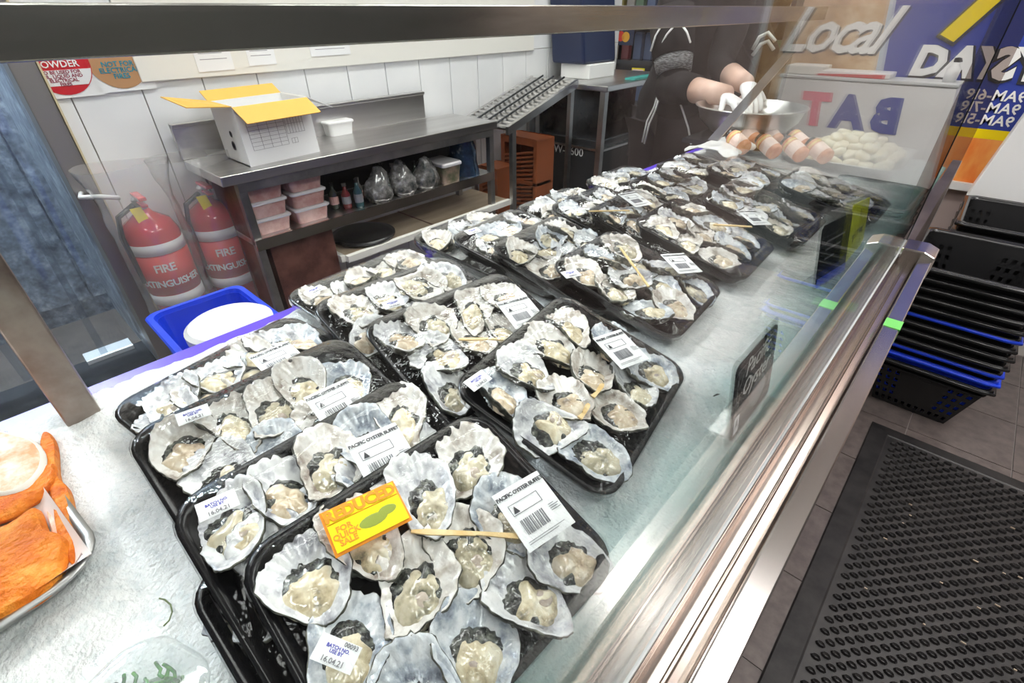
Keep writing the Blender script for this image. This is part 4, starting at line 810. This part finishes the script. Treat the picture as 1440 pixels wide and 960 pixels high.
# wrapping machine, roller conveyor, crates
mc_ = thing('roller_conveyor', 'sloping roller conveyor rising from bench to wrapping machine', 'conveyor', (-2.03, 2.25, 0))
r0, r1 = Vector((-1.86, 1.96, .80)), Vector((-1.86, 2.55, .97))
for x in (-2.2, -1.86): part('side_rail', B().hexa([(x, 1.96, .775), (x+.02, 1.96, .775), (x+.02, 2.55, .945), (x, 2.55, .945)], [(x, 1.96, .815), (x+.02, 1.96, .815), (x+.02, 2.55, .985), (x, 2.55, .985)]), STEEL, mc_)
for k in range(16):
    f = (k+.5)/16; part('roller', B().tube([(-2.18, 1.96+.59*f, .80+.17*f), (-1.862, 1.96+.59*f, .80+.17*f)], .014, 10), STEEL, mc_)
for k in range(3): part('divider', B().hexa([(-2.1+.08*k, 1.97, .818), (-2.092+.08*k, 1.97, .818), (-2.092+.08*k, 2.54, .988), (-2.1+.08*k, 2.54, .988)], [(-2.1+.08*k, 1.97, .826), (-2.092+.08*k, 1.97, .826), (-2.092+.08*k, 2.54, .996), (-2.1+.08*k, 2.54, .996)]), DARKM, mc_)
for y, h in ((2.0, .79), (2.5, .95)): part('leg', B().box(-1.875, -1.85, y, y+.03, 0, h).box(-2.19, -2.165, y, y+.03, 0, h), STEELD, mc_)
wm = thing('wrapping_machine', 'large dark tray wrapping machine with steel frame and model number', 'machine', (-1.95, 2.95, 0))
part('cabinet', B().box(-2.22, -1.72, 2.62, 3.4, .12, .66), DARKM, wm, bevel=.01); part('deck', B().box(-2.22, -1.66, 2.58, 3.45, .93, .96), STEEL, wm, bevel=.004)
part('back_housing', B().box(-2.22, -1.98, 2.7, 3.45, .62, .93), mat('machine_black', (.02, .022, .026), .2, var=([(.01, .01, .012), (.06, .055, .05)], 8, 4)), wm)
for (x, y) in ((-1.72, 2.6), (-1.72, 3.4), (-2.2, 2.6)): part('post', B().box(x, x+.035, y, y+.035, 0, .93), STEELD, wm)
part('shelf_rail', B().box(-1.72, -1.685, 2.64, 3.4, .60, .612).box(-2.2, -1.7, 2.61, 2.625, .60, .612), STEEL, wm)
part('sensor_box', B().box(-1.7, -1.62, 3.22, 3.42, .78, .93), STEEL, wm, bevel=.004); part('badge', B().lathe([(0, 0), (.03, 0), (.03, .002), (0, .002)], 20, sy=.55, M=frame((-1.6195, 3.31, .86), (0, 1, 0), (0, 0, 1))), NAVY, wm)
part('orange_switch', B().box(-1.66, -1.61, 3.43, 3.5, .8, .85), mat('orange_plastic', (.8, .2, .03), .4), wm); part('teal_strip', B().box(-1.75, -1.68, 2.9, 3.4, .962, .972), mat('teal_film', (.05, .4, .36), .4), wm)
part('console', B().hexa([(-2.2, 2.75, 1.04), (-1.95, 2.75, 1.04), (-1.95, 3.1, 1.04), (-2.2, 3.1, 1.04)], [(-2.24, 2.75, 1.4), (-2.0, 2.75, 1.4), (-2.0, 3.1, 1.4), (-2.24, 3.1, 1.4)]), NAVY, wm, bevel=.015); part('printer', B().box(-2.15, -1.93, 2.78, 3.06, .96, 1.04), WHITEP, wm, bevel=.006)
link('lettering', text_mesh('AW-5600', .07, WINK, 0, .0004, .0004), wm, Matrix.Translation(-wm.location) @ frame(PY(795, 211, 2.6185), (1, 0, 0), (0, 0, 1)))
for k, (x0, x1, y0, z1, lbl) in enumerate(((-2.19, -2.03, 2.06, .55, 'small brown plastic crate stood on end beside the bench'), (-2.17, -1.88, 2.24, .70, 'tall brown plastic crate stood on end under the conveyor'))):
    y1 = y0+.16; t = thing('plastic_crate', lbl, 'crate', ((x0+x1)/2, (y0+y1)/2, 0)); part('frame', B().box(x0, x0+.03, y0, y1, 0, z1).box(x1-.03, x1, y0, y1, 0, z1).box(x0+.03, x1-.03, y0, y1, z1-.04, z1).box(x0+.03, x1-.03, y0, y1, 0, .04).box(x0+.03, x1-.03, y1-.01, y1, .04, z1-.04).box(x0, x1, y0, y1-.02, z1*.62, z1*.62+.025), ORANGEC, t, bevel=.003)
    for q in range(int((z1-.12)/.025)): part('slat', B().hexa([(x0+.03, y0+.002, .03+q*.025), (x1-.03, y0+.002, .075+q*.025), (x1-.03, y0+.01, .075+q*.025), (x0+.03, y0+.01, .03+q*.025)], [(x0+.03, y0+.002, .041+q*.025), (x1-.03, y0+.002, .086+q*.025), (x1-.03, y0+.01, .086+q*.025), (x0+.03, y0+.01, .041+q*.025)]), ORANGEC, t)
# dark shelving with packets behind the machine
sh = thing('shelf_unit', 'dark shelving unit of small packets behind the wrapping machine', 'shelf', (-1.9, 4.2, 0)); YS = 4.0
for z in (.35, .65, .95, 1.22, 1.5): part('shelf', B().box(-3.0, -1.25, YS, YS+.4, z, z+.025), DARKM, sh)
part('back', B().box(-3.0, -1.25, YS+.4, YS+.42, 0, 1.9), DARKM, sh); part('side', B().box(-1.25, -1.22, YS, YS+.42, 0, 1.9).box(-3.03, -3.0, YS, YS+.42, 0, 1.9), NAVY, sh)
pk = [mat('packet_%d' % k, c, .35) for k, c in enumerate(((.3, .04, .05), (.05, .06, .09), (.5, .45, .4), (.35, .28, .08), (.08, .12, .22), (.12, .2, .12)))]
pn = ['red', 'black', 'pale grey', 'mustard', 'blue', 'green']; rs_ = random.Random(8)
pm = [B().box(-.035, .035, 0, .05, 0, .15).box(-.03, .03, .002, .048, .15, .16).mesh('packet', m_, bevel=.004) for m_ in pk]
zn = {.375: 'the lowest shelf', .675: 'the waist-high shelf', .975: 'the shelf above the machine deck', 1.245: 'the topmost packed shelf'}
for z in zn:
    for k in range(17):
        c = rs_.randrange(6); o = link('packet', pm[c]); o.location = (-2.9+.1*k+rs_.uniform(-.01, .01), YS+.05+rs_.uniform(0, .08), z); o.scale = (1, 1, rs_.uniform(.8, 1.3))
        tag(o, 'small %s packet on %s behind the machine' % (pn[c], zn[z]), 'packet', 'packets on the dark shelving')
def card(name, label, px0, px1, Y, m, extra=None):
    a, c = PY(*px0, Y), PY(*px1, Y); t = thing(name, label, 'sign', ((a.x+c.x)/2, Y, min(a.z, c.z))); part('panel', B().box(min(a.x, c.x), max(a.x, c.x), Y-.004, Y, min(a.z, c.z), max(a.z, c.z)), m, t, bevel=.001)
    if extra: extra(t, a, c)
    return t
YC = 3.96
card('photo_card', 'pink and grey photo card on the shelving edge', (810, 40), (853, 60), YC, mat('pink_print', (.7, .55, .6), .4, var=([(.75, .35, .42), (.75, .7, .74), (.4, .45, .6)], 9, 3)))
def mcx(t, a, c):
    for (px, col) in (((873, 51), (.85, .05, .02)), ((880, 52), (.95, .45, .02)), ((863, 53), (.05, .25, .7))):
        p = PY(*px, YC-.005); part('spot', B().lathe([(0, 0), (.035, 0), (.035, .002), (0, .002)], 20, M=frame(p, (1, 0, 0), (0, 0, 1))), mat('spot_%d' % px[0], col, .4), t)
card('payment_sign', 'dark blue payment sign with red, orange and blue round spots', (853, 40), (890, 64), YC, NAVY, mcx)
def ptx(t, a, c):
    m_ = (a+c)/2; part('green_stripe', B().box(a.x+.004, c.x-.004, YC-.006, YC-.004, min(a.z, c.z)+.004, min(a.z, c.z)+.02), GREENT, t); part('pink_field', B().box(a.x+.01, c.x-.01, YC-.006, YC-.004, m_.z-.015, m_.z+.03), PINKL, t)
card('shelf_ticket', 'yellow shelf ticket with pink centre beside the person', (889, 95), (905, 112), YC, YELLAB, ptx)

# ------------------------------------------------------------------ people
def skin_mesh(name, verts, edges, radii, mat_, sub=2, root=0):
    me = bpy.data.meshes.new(name); me.from_pydata([tuple(v) for v in verts], edges, []); o = bpy.data.objects.new(name, me); COL.objects.link(o)
    sk = o.modifiers.new('skin', 'SKIN'); sk.use_smooth_shade = True
    for i, r_ in enumerate(radii):
        d = me.skin_vertices[0].data[i]; d.radius = r_ if isinstance(r_, tuple) else (r_, r_); d.use_root = (i == root)
    sb = o.modifiers.new('sub', 'SUBSURF'); sb.levels = sub; sb.render_levels = sub
    res = bpy.data.meshes.new_from_object(o.evaluated_get(bpy.context.evaluated_depsgraph_get())); bpy.data.objects.remove(o)
    res.materials.clear(); res.materials.append(mat_); res.polygons.foreach_set('use_smooth', [True]*len(res.polygons)); return res
SKIN = mat('skin', (.74, .5, .4), .45, var=([(.66, .42, .32), (.8, .57, .47)], 12, 4), sss=.1); JER = mat('black_jersey', (.01, .01, .011), .8, spec=.25, var=([(.006, .006, .007), (.022, .02, .023)], 22, 5), bump=(60, .3))
TROU = mat('maroon_black_trousers', (.014, .008, .01), .8); HAIR = mat('dark_hair', (.03, .02, .015), .6); GLOVE = mat('white_glove', (.85, .85, .86), .4, bump=(60, .4)); CUFF = mat('grey_knit_cuff', (.12, .12, .13), .8, var=([(.03, .03, .03), (.3, .3, .31)], 60, 2), stretch=(1, 1, 6))
def chain(pts): return [Vector(p) for p in pts]
def hand(t, wrist, d, palm_n, matl, curl=.5, s=1.0, thumb=1):
    "palm and five separate bent fingers as one continuous mesh"
    d = Vector(d).normalized(); n = Vector(palm_n); n = (n-d*n.dot(d)).normalized(); sd = d.cross(n)
    w = Vector(wrist); V = [w, w+d*.035*s, w+d*.075*s]; E = [(0, 1), (1, 2)]; RR = [(.024*s, .02*s), (.034*s, .016*s), (.036*s, .013*s)]
    for k, (off, ln_) in enumerate(((-.03, .062), (-.01, .075), (.011, .07), (.03, .056))):
        b0 = w+d*.082*s+sd*off*s; i0 = len(V); V.append(b0); E.append((2, i0)); RR.append(.0105*s); p = b0; dd = d.copy()
        for q in range(3): dd = (dd*math.cos(curl*.7)+n*math.sin(curl*.7)).normalized(); n2 = (n-dd*n.dot(dd)).normalized(); p = p+dd*ln_*s*(.45, .32, .23)[q]; V.append(p); E.append((len(V)-2, len(V)-1)); RR.append((.0098-.001*q)*s)
    b0 = w+d*.03*s-sd*.033*s*thumb; i0 = len(V); V.append(b0); E.append((1, i0)); RR.append(.012*s); p = b0; dd = (d*.7-sd*.6*thumb+n*.3).normalized()
    for q in range(2): p = p+dd*.032*s; V.append(p); E.append((len(V)-2, len(V)-1)); RR.append((.0105-.001*q)*s); dd = (dd+n*.4).normalized()
    me = skin_mesh('hand', [v-t.location for v in V], E, RR, matl, 2); return link('hand', me, t)
def person(label, base, f, head_z, shR, elR, wrR, shL, elL, wrL, pel, chest, neck):
    t = thing('person', label, 'person', base); rt = Vector((f.y, -f.x, 0)); off = t.location
    hipR, hipL = pel+rt*.1, pel-rt*.1; kR, kL = Vector((hipR.x, hipR.y, .5))+f*.03, Vector((hipL.x, hipL.y, .5))+f*.03; aR, aL = Vector((hipR.x, hipR.y, .09))+rt*.02, Vector((hipL.x, hipL.y, .09))-rt*.02
    waist = pel.lerp(chest, .45); up_c = chest.lerp(neck, .6)
    V = [pel, waist, chest, up_c, neck, neck+Vector((0, 0, .06))+f*.015, shR, elR, wrR, shL, elL, wrL, hipR, kR, aR, hipL, kL, aL]
    E = [(0, 1), (1, 2), (2, 3), (3, 4), (4, 5), (3, 6), (6, 7), (7, 8), (3, 9), (9, 10), (10, 11), (0, 12), (12, 13), (13, 14), (0, 15), (15, 16), (16, 17)]
    RR = [(.16, .13), (.15, .12), (.165, .13), (.12, .1), .062, .055, .085, .058, .034, .085, .058, .034, .1, .07, .05, .1, .07, .05]
    body = link('body', skin_mesh('body', [v-off for v in V], E, RR, JER, 2), t)
    hc = neck+Vector((0, 0, .2))+f*.04; b = B(); n = 26
    def hp(u, v):
        th = (u-.5)*2*math.pi; ph = v*math.pi; x, y, z = math.sin(ph)*math.cos(th), math.sin(ph)*math.sin(th), math.cos(ph)
        rr = Vector((x*.098, y*.076, z*.12)); 
        if x > .3: rr.x += .012*math.exp(-((z+.55)/.25)**2)*x-.006*math.exp(-((z-.05)/.12)**2)*math.exp(-((abs(y)-.38)/.18)**2)+.026*math.exp(-((z+.15)/.17)**2)*math.exp(-(y/.13)**2)+.007*math.exp(-((z+.47)/.06)**2)*math.exp(-(y/.3)**2)
        if z < -.3: rr.y *= 1-.25*(-z-.3)
        return hc+f*rr.x-rt*rr.y+Vector((0, 0, rr.z))-off
    hd = link('head', B().grid(hp, 40, 28).mesh('head', SKIN, True), t)
    for s in (-1, 1):
        ey = hc+f*.086+rt*.031*s+Vector((0, 0, .006))-off; link('eye', B().lathe([(0, -.011), (.008, -.008), (.011, 0), (.008, .008), (0, .011)], 10, ey).mesh('eye', WHITEP, True), hd); link('ear', B().lathe([(0, -.03), (.012, -.02), (.015, 0), (.017, .018), (0, .03)], 10, hc+rt*.078*s-off, sx=.8, sy=.5).mesh('ear', SKIN, True), hd)
    link('mouth', B().tube([hc+f*.094-rt*.024+Vector((0, 0, -.06))-off, hc+f*.103+Vector((0, 0, -.058))-off, hc+f*.094+rt*.024+Vector((0, 0, -.06))-off], .004, 6).mesh('mouth', mat('lips', (.5, .2, .17), .4), True), hd)
    def hr(u, v):
        p = hp(u, v*.62)+off-hc; front = p.dot(f); s = 1.1
        if front > .03 and p.z < .055: s = .93
        return hc+p*s-off
    link('hair', B().grid(hr, 40, 16).mesh('hair', HAIR, True), hd)
    for h_, a_ in ((hipR, aR), (hipL, aL)): link('shoe', B().lathe([(.05, 0), (.055, .02), (.045, .07), (.03, .09), (0, .09)], 16, Vector((a_.x, a_.y, 0))+f*.04-off, sx=1.2, sy=1.2).mesh('shoe', BLACKP, True), t)
    link('trousers', skin_mesh('trousers', [v-off for v in (pel-Vector((0, 0, .1)), hipR-Vector((0, 0, .1)), kR, aR+Vector((0, 0, .03)), hipL-Vector((0, 0, .1)), kL, aL+Vector((0, 0, .03)))], [(0, 1), (1, 2), (2, 3), (0, 4), (4, 5), (5, 6)], [(.15, .12), .112, .085, .065, .112, .085, .065], TROU, 2), t)
    return t, body, off
# the person mixing seafood in the bowl
f1 = Vector((.80, -.60, 0)).normalized(); r1 = Vector((f1.y, -f1.x, 0))
pel = Vector((-1.16, 2.37, .9)); chest = Vector((-1.12, 2.36, 1.2)); neck = Vector((-1.06, 2.31, 1.44))
shR = PY(945, 15, 2.17); elR = PY(948, 122, 2.1); wrR = PY(1022, 134, 1.98); shL = neck-r1*.17+Vector((0, 0, -.06)); elL = PY(1010, 95, 2.3); wrL = PY(1048, 118, 2.1)
t1, body1, off1 = person('person in a black jersey with white piping mixing seafood in the steel bowl', Vector((-1.16, 2.37, 0)), f1, 1.6, shR, elR, wrR, shL, elL, wrL, pel, chest, neck)
hand(t1, wrR-(wrR-elR).normalized()*.01, (wrR-elR).normalized()+Vector((.1, 0, -.35)), (0, 0, -1), GLOVE, .5, 1.0); hand(t1, wrL-(wrL-elL).normalized()*.01, (wrL-elL).normalized()+Vector((.1, 0, -.4)), (0, 0, -1), GLOVE, .5, 1.0, -1)
def seg(t, a, b_, t0, t1_, r0_, r1_, m_, name): o = link(name, B().tube([a.lerp(b_, t0)-t.location, a.lerp(b_, (t0+t1_)/2)-t.location, a.lerp(b_, t1_)-t.location], [r0_, (r0_+r1_)/2, r1_], 18).mesh(name, m_, True), t); return o
seg(t1, elR, wrR, .42, 1.0, .047, .034, SKIN, 'bare_forearm'); seg(t1, elL, wrL, .5, 1.0, .044, .034, SKIN, 'bare_forearm')
seg(t1, shR, elR, .02, .62, .092, .082, JER, 'sleeve'); seg(t1, shR, elR, .58, .82, .079, .07, CUFF, 'knit_cuff'); seg(t1, elR, wrR, -.12, .45, .068, .054, JER, 'undersleeve')
def piping(t, px, Y, r_=.004):
    b = B().tube([PY(x, y, Y)-t.location for x, y in px], r_, 8); return link('piping', b.mesh('piping', WINK, True), t)
piping(t1, [(915, 72), (922, 50), (934, 30)], 2.06); piping(t1, [(926, 70), (938, 48), (950, 34)], 2.06); piping(t1, [(958, 34), (966, 45), (971, 60)], 2.05); piping(t1, [(952, 132), (960, 155), (968, 180), (972, 203)], 2.1); piping(t1, [(926, 130), (920, 150), (910, 170), (903, 200)], 2.1); piping(t1, [(928, 134), (922, 154), (913, 174), (906, 202)], 2.1)
# second person behind
f2 = Vector((.9, -.3, 0)).normalized(); r2 = Vector((f2.y, -f2.x, 0)); b2 = PY(1030, 120, 2.85); pel2 = Vector((b2.x-.02, 2.85, .92)); chest2 = Vector((b2.x, 2.85, 1.22)); neck2 = Vector((b2.x+.02, 2.84, 1.48))
s2 = neck2+r2*.18+Vector((0, 0, -.06)); s2l = neck2-r2*.18+Vector((0, 0, -.06)); e2 = PY(1086, 100, 2.68); w2 = PY(1078, 145, 2.5); e2l = PY(1010, 110, 2.8); w2l = PY(1040, 140, 2.65)
t2, body2, off2 = person('second person in black with grey-white sleeve stripes standing behind the first', Vector((pel2.x, 2.85, 0)), f2, 1.6, s2, e2, w2, s2l, e2l, w2l, pel2, chest2, neck2)
hand(t2, w2, (w2-e2).normalized(), (1, 0, 0), SKIN, .4); hand(t2, w2l, (w2l-e2l).normalized(), (1, 0, -.3), SKIN, .4, 1, -1)
for px in ([(1058, 70), (1068, 52), (1080, 46), (1090, 58)], [(1058, 78), (1070, 62), (1080, 58), (1088, 70)]): piping(t2, px, 2.58, .008)
piping(t2, [(1014, 38), (1022, 55), (1026, 75)], 2.66, .006)

# ------------------------------------------------------------------ customer side
mt = thing('rubber_mat', 'black studded rubber floor mat beside the display case', 'floor mat', (.6, .8, 0)); mx0, mx1, my0, my1 = .082, 1.1, -.6, 1.918
def mring(d, z): return [Vector((x, y, z)) for x, y in ((mx0+d, my0+d), (mx1-d, my0+d), (mx1-d, my1-d), (mx0+d, my1-d))]
b = B(); loops(b, [mring(0, 0), mring(0, .003), mring(.004, .006), mring(.055, .012), mring(.06, .0095)], True, True); part('mat', b, RUBBER, mt)
b = B(); ROW = .0195; COLS = .034; sv = [(math.cos(2*math.pi*k/8), math.sin(2*math.pi*k/8)) for k in range(8)]
yy = my0+.08; j = 0
while yy < my1-.07:
    xx = mx0+.082+(COLS/2 if j % 2 else 0)
    while xx < mx1-.07:
        vs = [(xx+.0115*c, yy+.0076*s, .0095) for c, s in sv]+[(xx+.0088*c, yy+.0058*s, .0162) for c, s in sv]+[(xx+.002+.0045*c, yy-.001+.003*s, .011) for c, s in sv]
        b.add(vs, [(k, (k+1) % 8, 8+(k+1) % 8, 8+k) for k in range(8)]+[(8+k, 8+(k+1) % 8, 16+(k+1) % 8, 16+k) for k in range(8)]+[tuple(range(16, 24))]); xx += COLS
    yy += ROW; j += 1
part('studs', b, RUBBER, mt, kind='stuff')
rs_ = random.Random(2)
cr_ = B()
for k in range(70):
    x = rs_.gauss(.62, .12); y = rs_.gauss(1.0, .2)
    if k > 45: x = rs_.uniform(.2, .8); y = rs_.uniform(.7, 1.7)
    cr_.box(x, x+rs_.uniform(.003, .012), y, y+.003, .0135, .0165, M=None)
o = solo('crumbs', cr_, mat('pale_debris', (.6, .48, .36), .7), 'pale scraps of debris scattered on the studded rubber mat', 'debris'); o['kind'] = 'stuff'
# shopping baskets
def basket_meshes(m_):
    w0, l0, w1, l1, h = .235, .335, .335, .425, .215; b = B()
    def wall(p00, p10, p01, p11, nu, nv, hole):
        b.grid(lambda u, v: (Vector(p00).lerp(Vector(p10), u)).lerp(Vector(p01).lerp(Vector(p11), u), v), nu, nv, skip=hole)
    def hole(nu, nv):
        return lambda i, j: (i % 2 == 1 and j % 2 == 1) and (j in (1, ) or ((i < nu*.26 or i > nu*.72) and j < nv-3))
    c0 = [(-w0/2, -l0/2, 0), (w0/2, -l0/2, 0), (w0/2, l0/2, 0), (-w0/2, l0/2, 0)]; c1 = [(-w1/2, -l1/2, h), (w1/2, -l1/2, h), (w1/2, l1/2, h), (-w1/2, l1/2, h)]
    for k in range(4): nu = 23 if k % 2 == 0 else 29; wall(c0[k], c0[(k+1) % 4], c1[k], c1[(k+1) % 4], nu, 13, hole(nu, 13))
    b.grid(lambda u, v: Vector((-w0/2+w0*u, -l0/2+l0*v, 0)), 13, 17, skip=lambda i, j: i % 2 == 1 and j % 2 == 1)
    me = b.mesh('body', m_); bm = bmesh.new(); bm.from_mesh(me); bmesh.ops.remove_doubles(bm, verts=bm.verts, dist=1e-5); bmesh.ops.solidify(bm, geom=bm.faces[:], thickness=.0028); bm.to_mesh(me); bm.free()
    def rg(d, z, r=.03): return [Vector((x, y, z)) for x, y in rrect(w1+2*d, l1+2*d, r)]
    rim = B(); loops(rim, [rg(-.002, h-.012), rg(.008, h-.014), rg(.012, h-.004), rg(.010, h+.002), rg(-.003, h+.001), rg(-.006, h-.008)], False, False)
    rim2 = B(); loops(rim2, [rg(-.008, h-.035), rg(.002, h-.035), rg(.003, h-.03), rg(-.006, h-.028)], False, False)
    hd = B().tube([(-w1/2-.008, -.02, h-.01), (-w1/2-.012, -l1/2-.006, h-.006), (-w1/2+.02, -l1/2-.018, h-.004), (w1/2-.02, -l1/2-.018, h-.004), (w1/2+.012, -l1/2-.006, h-.006), (w1/2+.008, -.02, h-.01)], .0065, 8)
    hd2 = B().tube([(-w1/2-.008, .02, h-.01), (-w1/2-.012, l1/2+.006, h-.006), (-w1/2+.02, l1/2+.018, h-.004), (w1/2-.02, l1/2+.018, h-.004), (w1/2+.012, l1/2+.006, h-.006), (w1/2+.008, .02, h-.01)], .0065, 8)
    return me, rim.mesh('rim', m_, True), rim2.mesh('rib', m_), hd, hd2
bmsh = {'black': basket_meshes(BLACKP), 'blue': basket_meshes(BLUEP)}; hmesh = {}
for c in bmsh: hmesh[c] = (bmsh[c][3].mesh('handle', BLUEP if c == 'blue' else BLACKP, True), bmsh[c][4].mesh('handle', BLUEP if c == 'blue' else BLACKP, True))
def basket(label, x, y, z, col, rz=0, hcol=None, grp='stacked shopping baskets'):
    t = thing('shopping_basket', label, 'shopping basket', (x, y, z), grp); t.rotation_euler.z = R(rz); m_ = bmsh[col]; link('body', m_[0], t); link('rim', m_[1], t); link('rib', m_[2], t); hh = hmesh[hcol or col]; link('handle', hh[0], t); link('handle', hh[1], t); return t
ordn = ['bottom', 'second', 'third', 'fourth', 'fifth', 'sixth', 'seventh', 'eighth', 'ninth', 'tenth', 'eleventh', 'top']
for k in range(12):
    c = 'black'; h_ = 'blue' if k in (1, 2, 6) else 'black'
    basket('%s hand basket%s, %s of the stack beside the mat' % ('black', ' with blue handles' if h_ == 'blue' else '', ordn[k]+(' one' if k in (0, 11) else ' from the floor')), .165-.003*k+random.uniform(-.003, .003), 2.255-.002*k+random.uniform(-.004, .004), .001+.034*k, 'black' if k != 1 else 'blue', random.uniform(-1, 1), h_)
for k in range(12): basket('black hand basket, %s of the rear stack near the freezer' % (ordn[k]+(' one' if k in (0, 11) else ' from the floor')), .21, 2.735, .001+.036*k, 'black', 1)
yc = thing('yellow_crate', 'bright yellow slotted crate wedged between case rail and basket stacks', 'crate', (-.1, 2.15, 0))
YELC = mat('yellow_plastic', (.95, .48, .0), .35); part('body', B().box(-.16, -.075, 1.85, 2.5, 0, .62), YELC, yc, bevel=.006)
for k in range(5): part('slot', B().box(-.0755, -.0735, 1.9+.12*k, 1.96+.12*k, .5, .58), BLACKP, yc)
# white bait freezer (its reflection fills the end of the front glass)
FZ = thing('bait_freezer', 'white chest freezer lettered BAT behind the basket stacks', 'freezer', (.4, 3.0, 0)); yf = 3.0-.02
part('body', B().hexa([(.024, 2.99, .585), (.80, 2.99, .585), (.80, 3.16, .585), (.024, 3.16, .585)], [(.085, 2.99, 1.018), (.80, 2.99, 1.018), (.80, 3.16, 1.018), (.085, 3.16, 1.018)]), WHITEP, FZ, bevel=.006)
part('base', B().box(.06, .78, 3.01, 3.15, 0, .585), mat('freezer_grey', (.2, .23, .23), .5), FZ); part('lid', B().box(.08, .81, 2.985, 3.165, 1.019, 1.034), mat('freezer_lid', (.6, .62, .62), .3), FZ, bevel=.004)
PINKV = mat('pink_vinyl', (.9, .2, .3), .4); NAVV = mat('blue_vinyl', (.04, .07, .36), .4)
for ch, x, m_ in (('B', .285, NAVV), ('A', .445, NAVV), ('T', .59, PINKV)): link('lettering', text_mesh(ch, .19, m_, .15, .012, .0008), FZ, Matrix.Translation(Vector((x, 2.988, .882))-FZ.location) @ Matrix(((1, 0, 0, 0), (0, 0, -1, 0), (0, 1, 0, 0), (0, 0, 0, 1))))
lt = thing('foam_box', 'white foam box with red-edged lid on the bait freezer', 'box', (.5, 3.07, 1.035)); part('box', B().box(.62, .79, 3.0, 3.14, 1.035, 1.075), CREAM, lt, bevel=.006); part('red_edge', B().hexa([(.36, 2.996, 1.036), (.64, 2.996, 1.036), (.64, 3.0, 1.036), (.36, 3.0, 1.036)], [(.36, 2.996, 1.052), (.64, 2.996, 1.044), (.64, 3.0, 1.044), (.36, 3.0, 1.052)]), REDS, lt); part('lid', B().box(.34, .66, 3.001, 3.14, 1.0355, 1.058), WHITEP, lt, bevel=.004)
bg = thing('spray_bottle', 'small white bottle standing on the freezer lid', 'bottle', (.13, 3.06, 1.035)); part('bottle', B().lathe([(0, 0), (.024, 0), (.026, .05), (.012, .066), (.012, .075), (0, .075)], 16, (.13, 3.06, 1.035)), WHITEP, bg, smooth=True); part('cap', B().lathe([(.013, .075), (.013, .09), (0, .093)], 12, (.13, 3.06, 1.035)), BLACKP, bg)
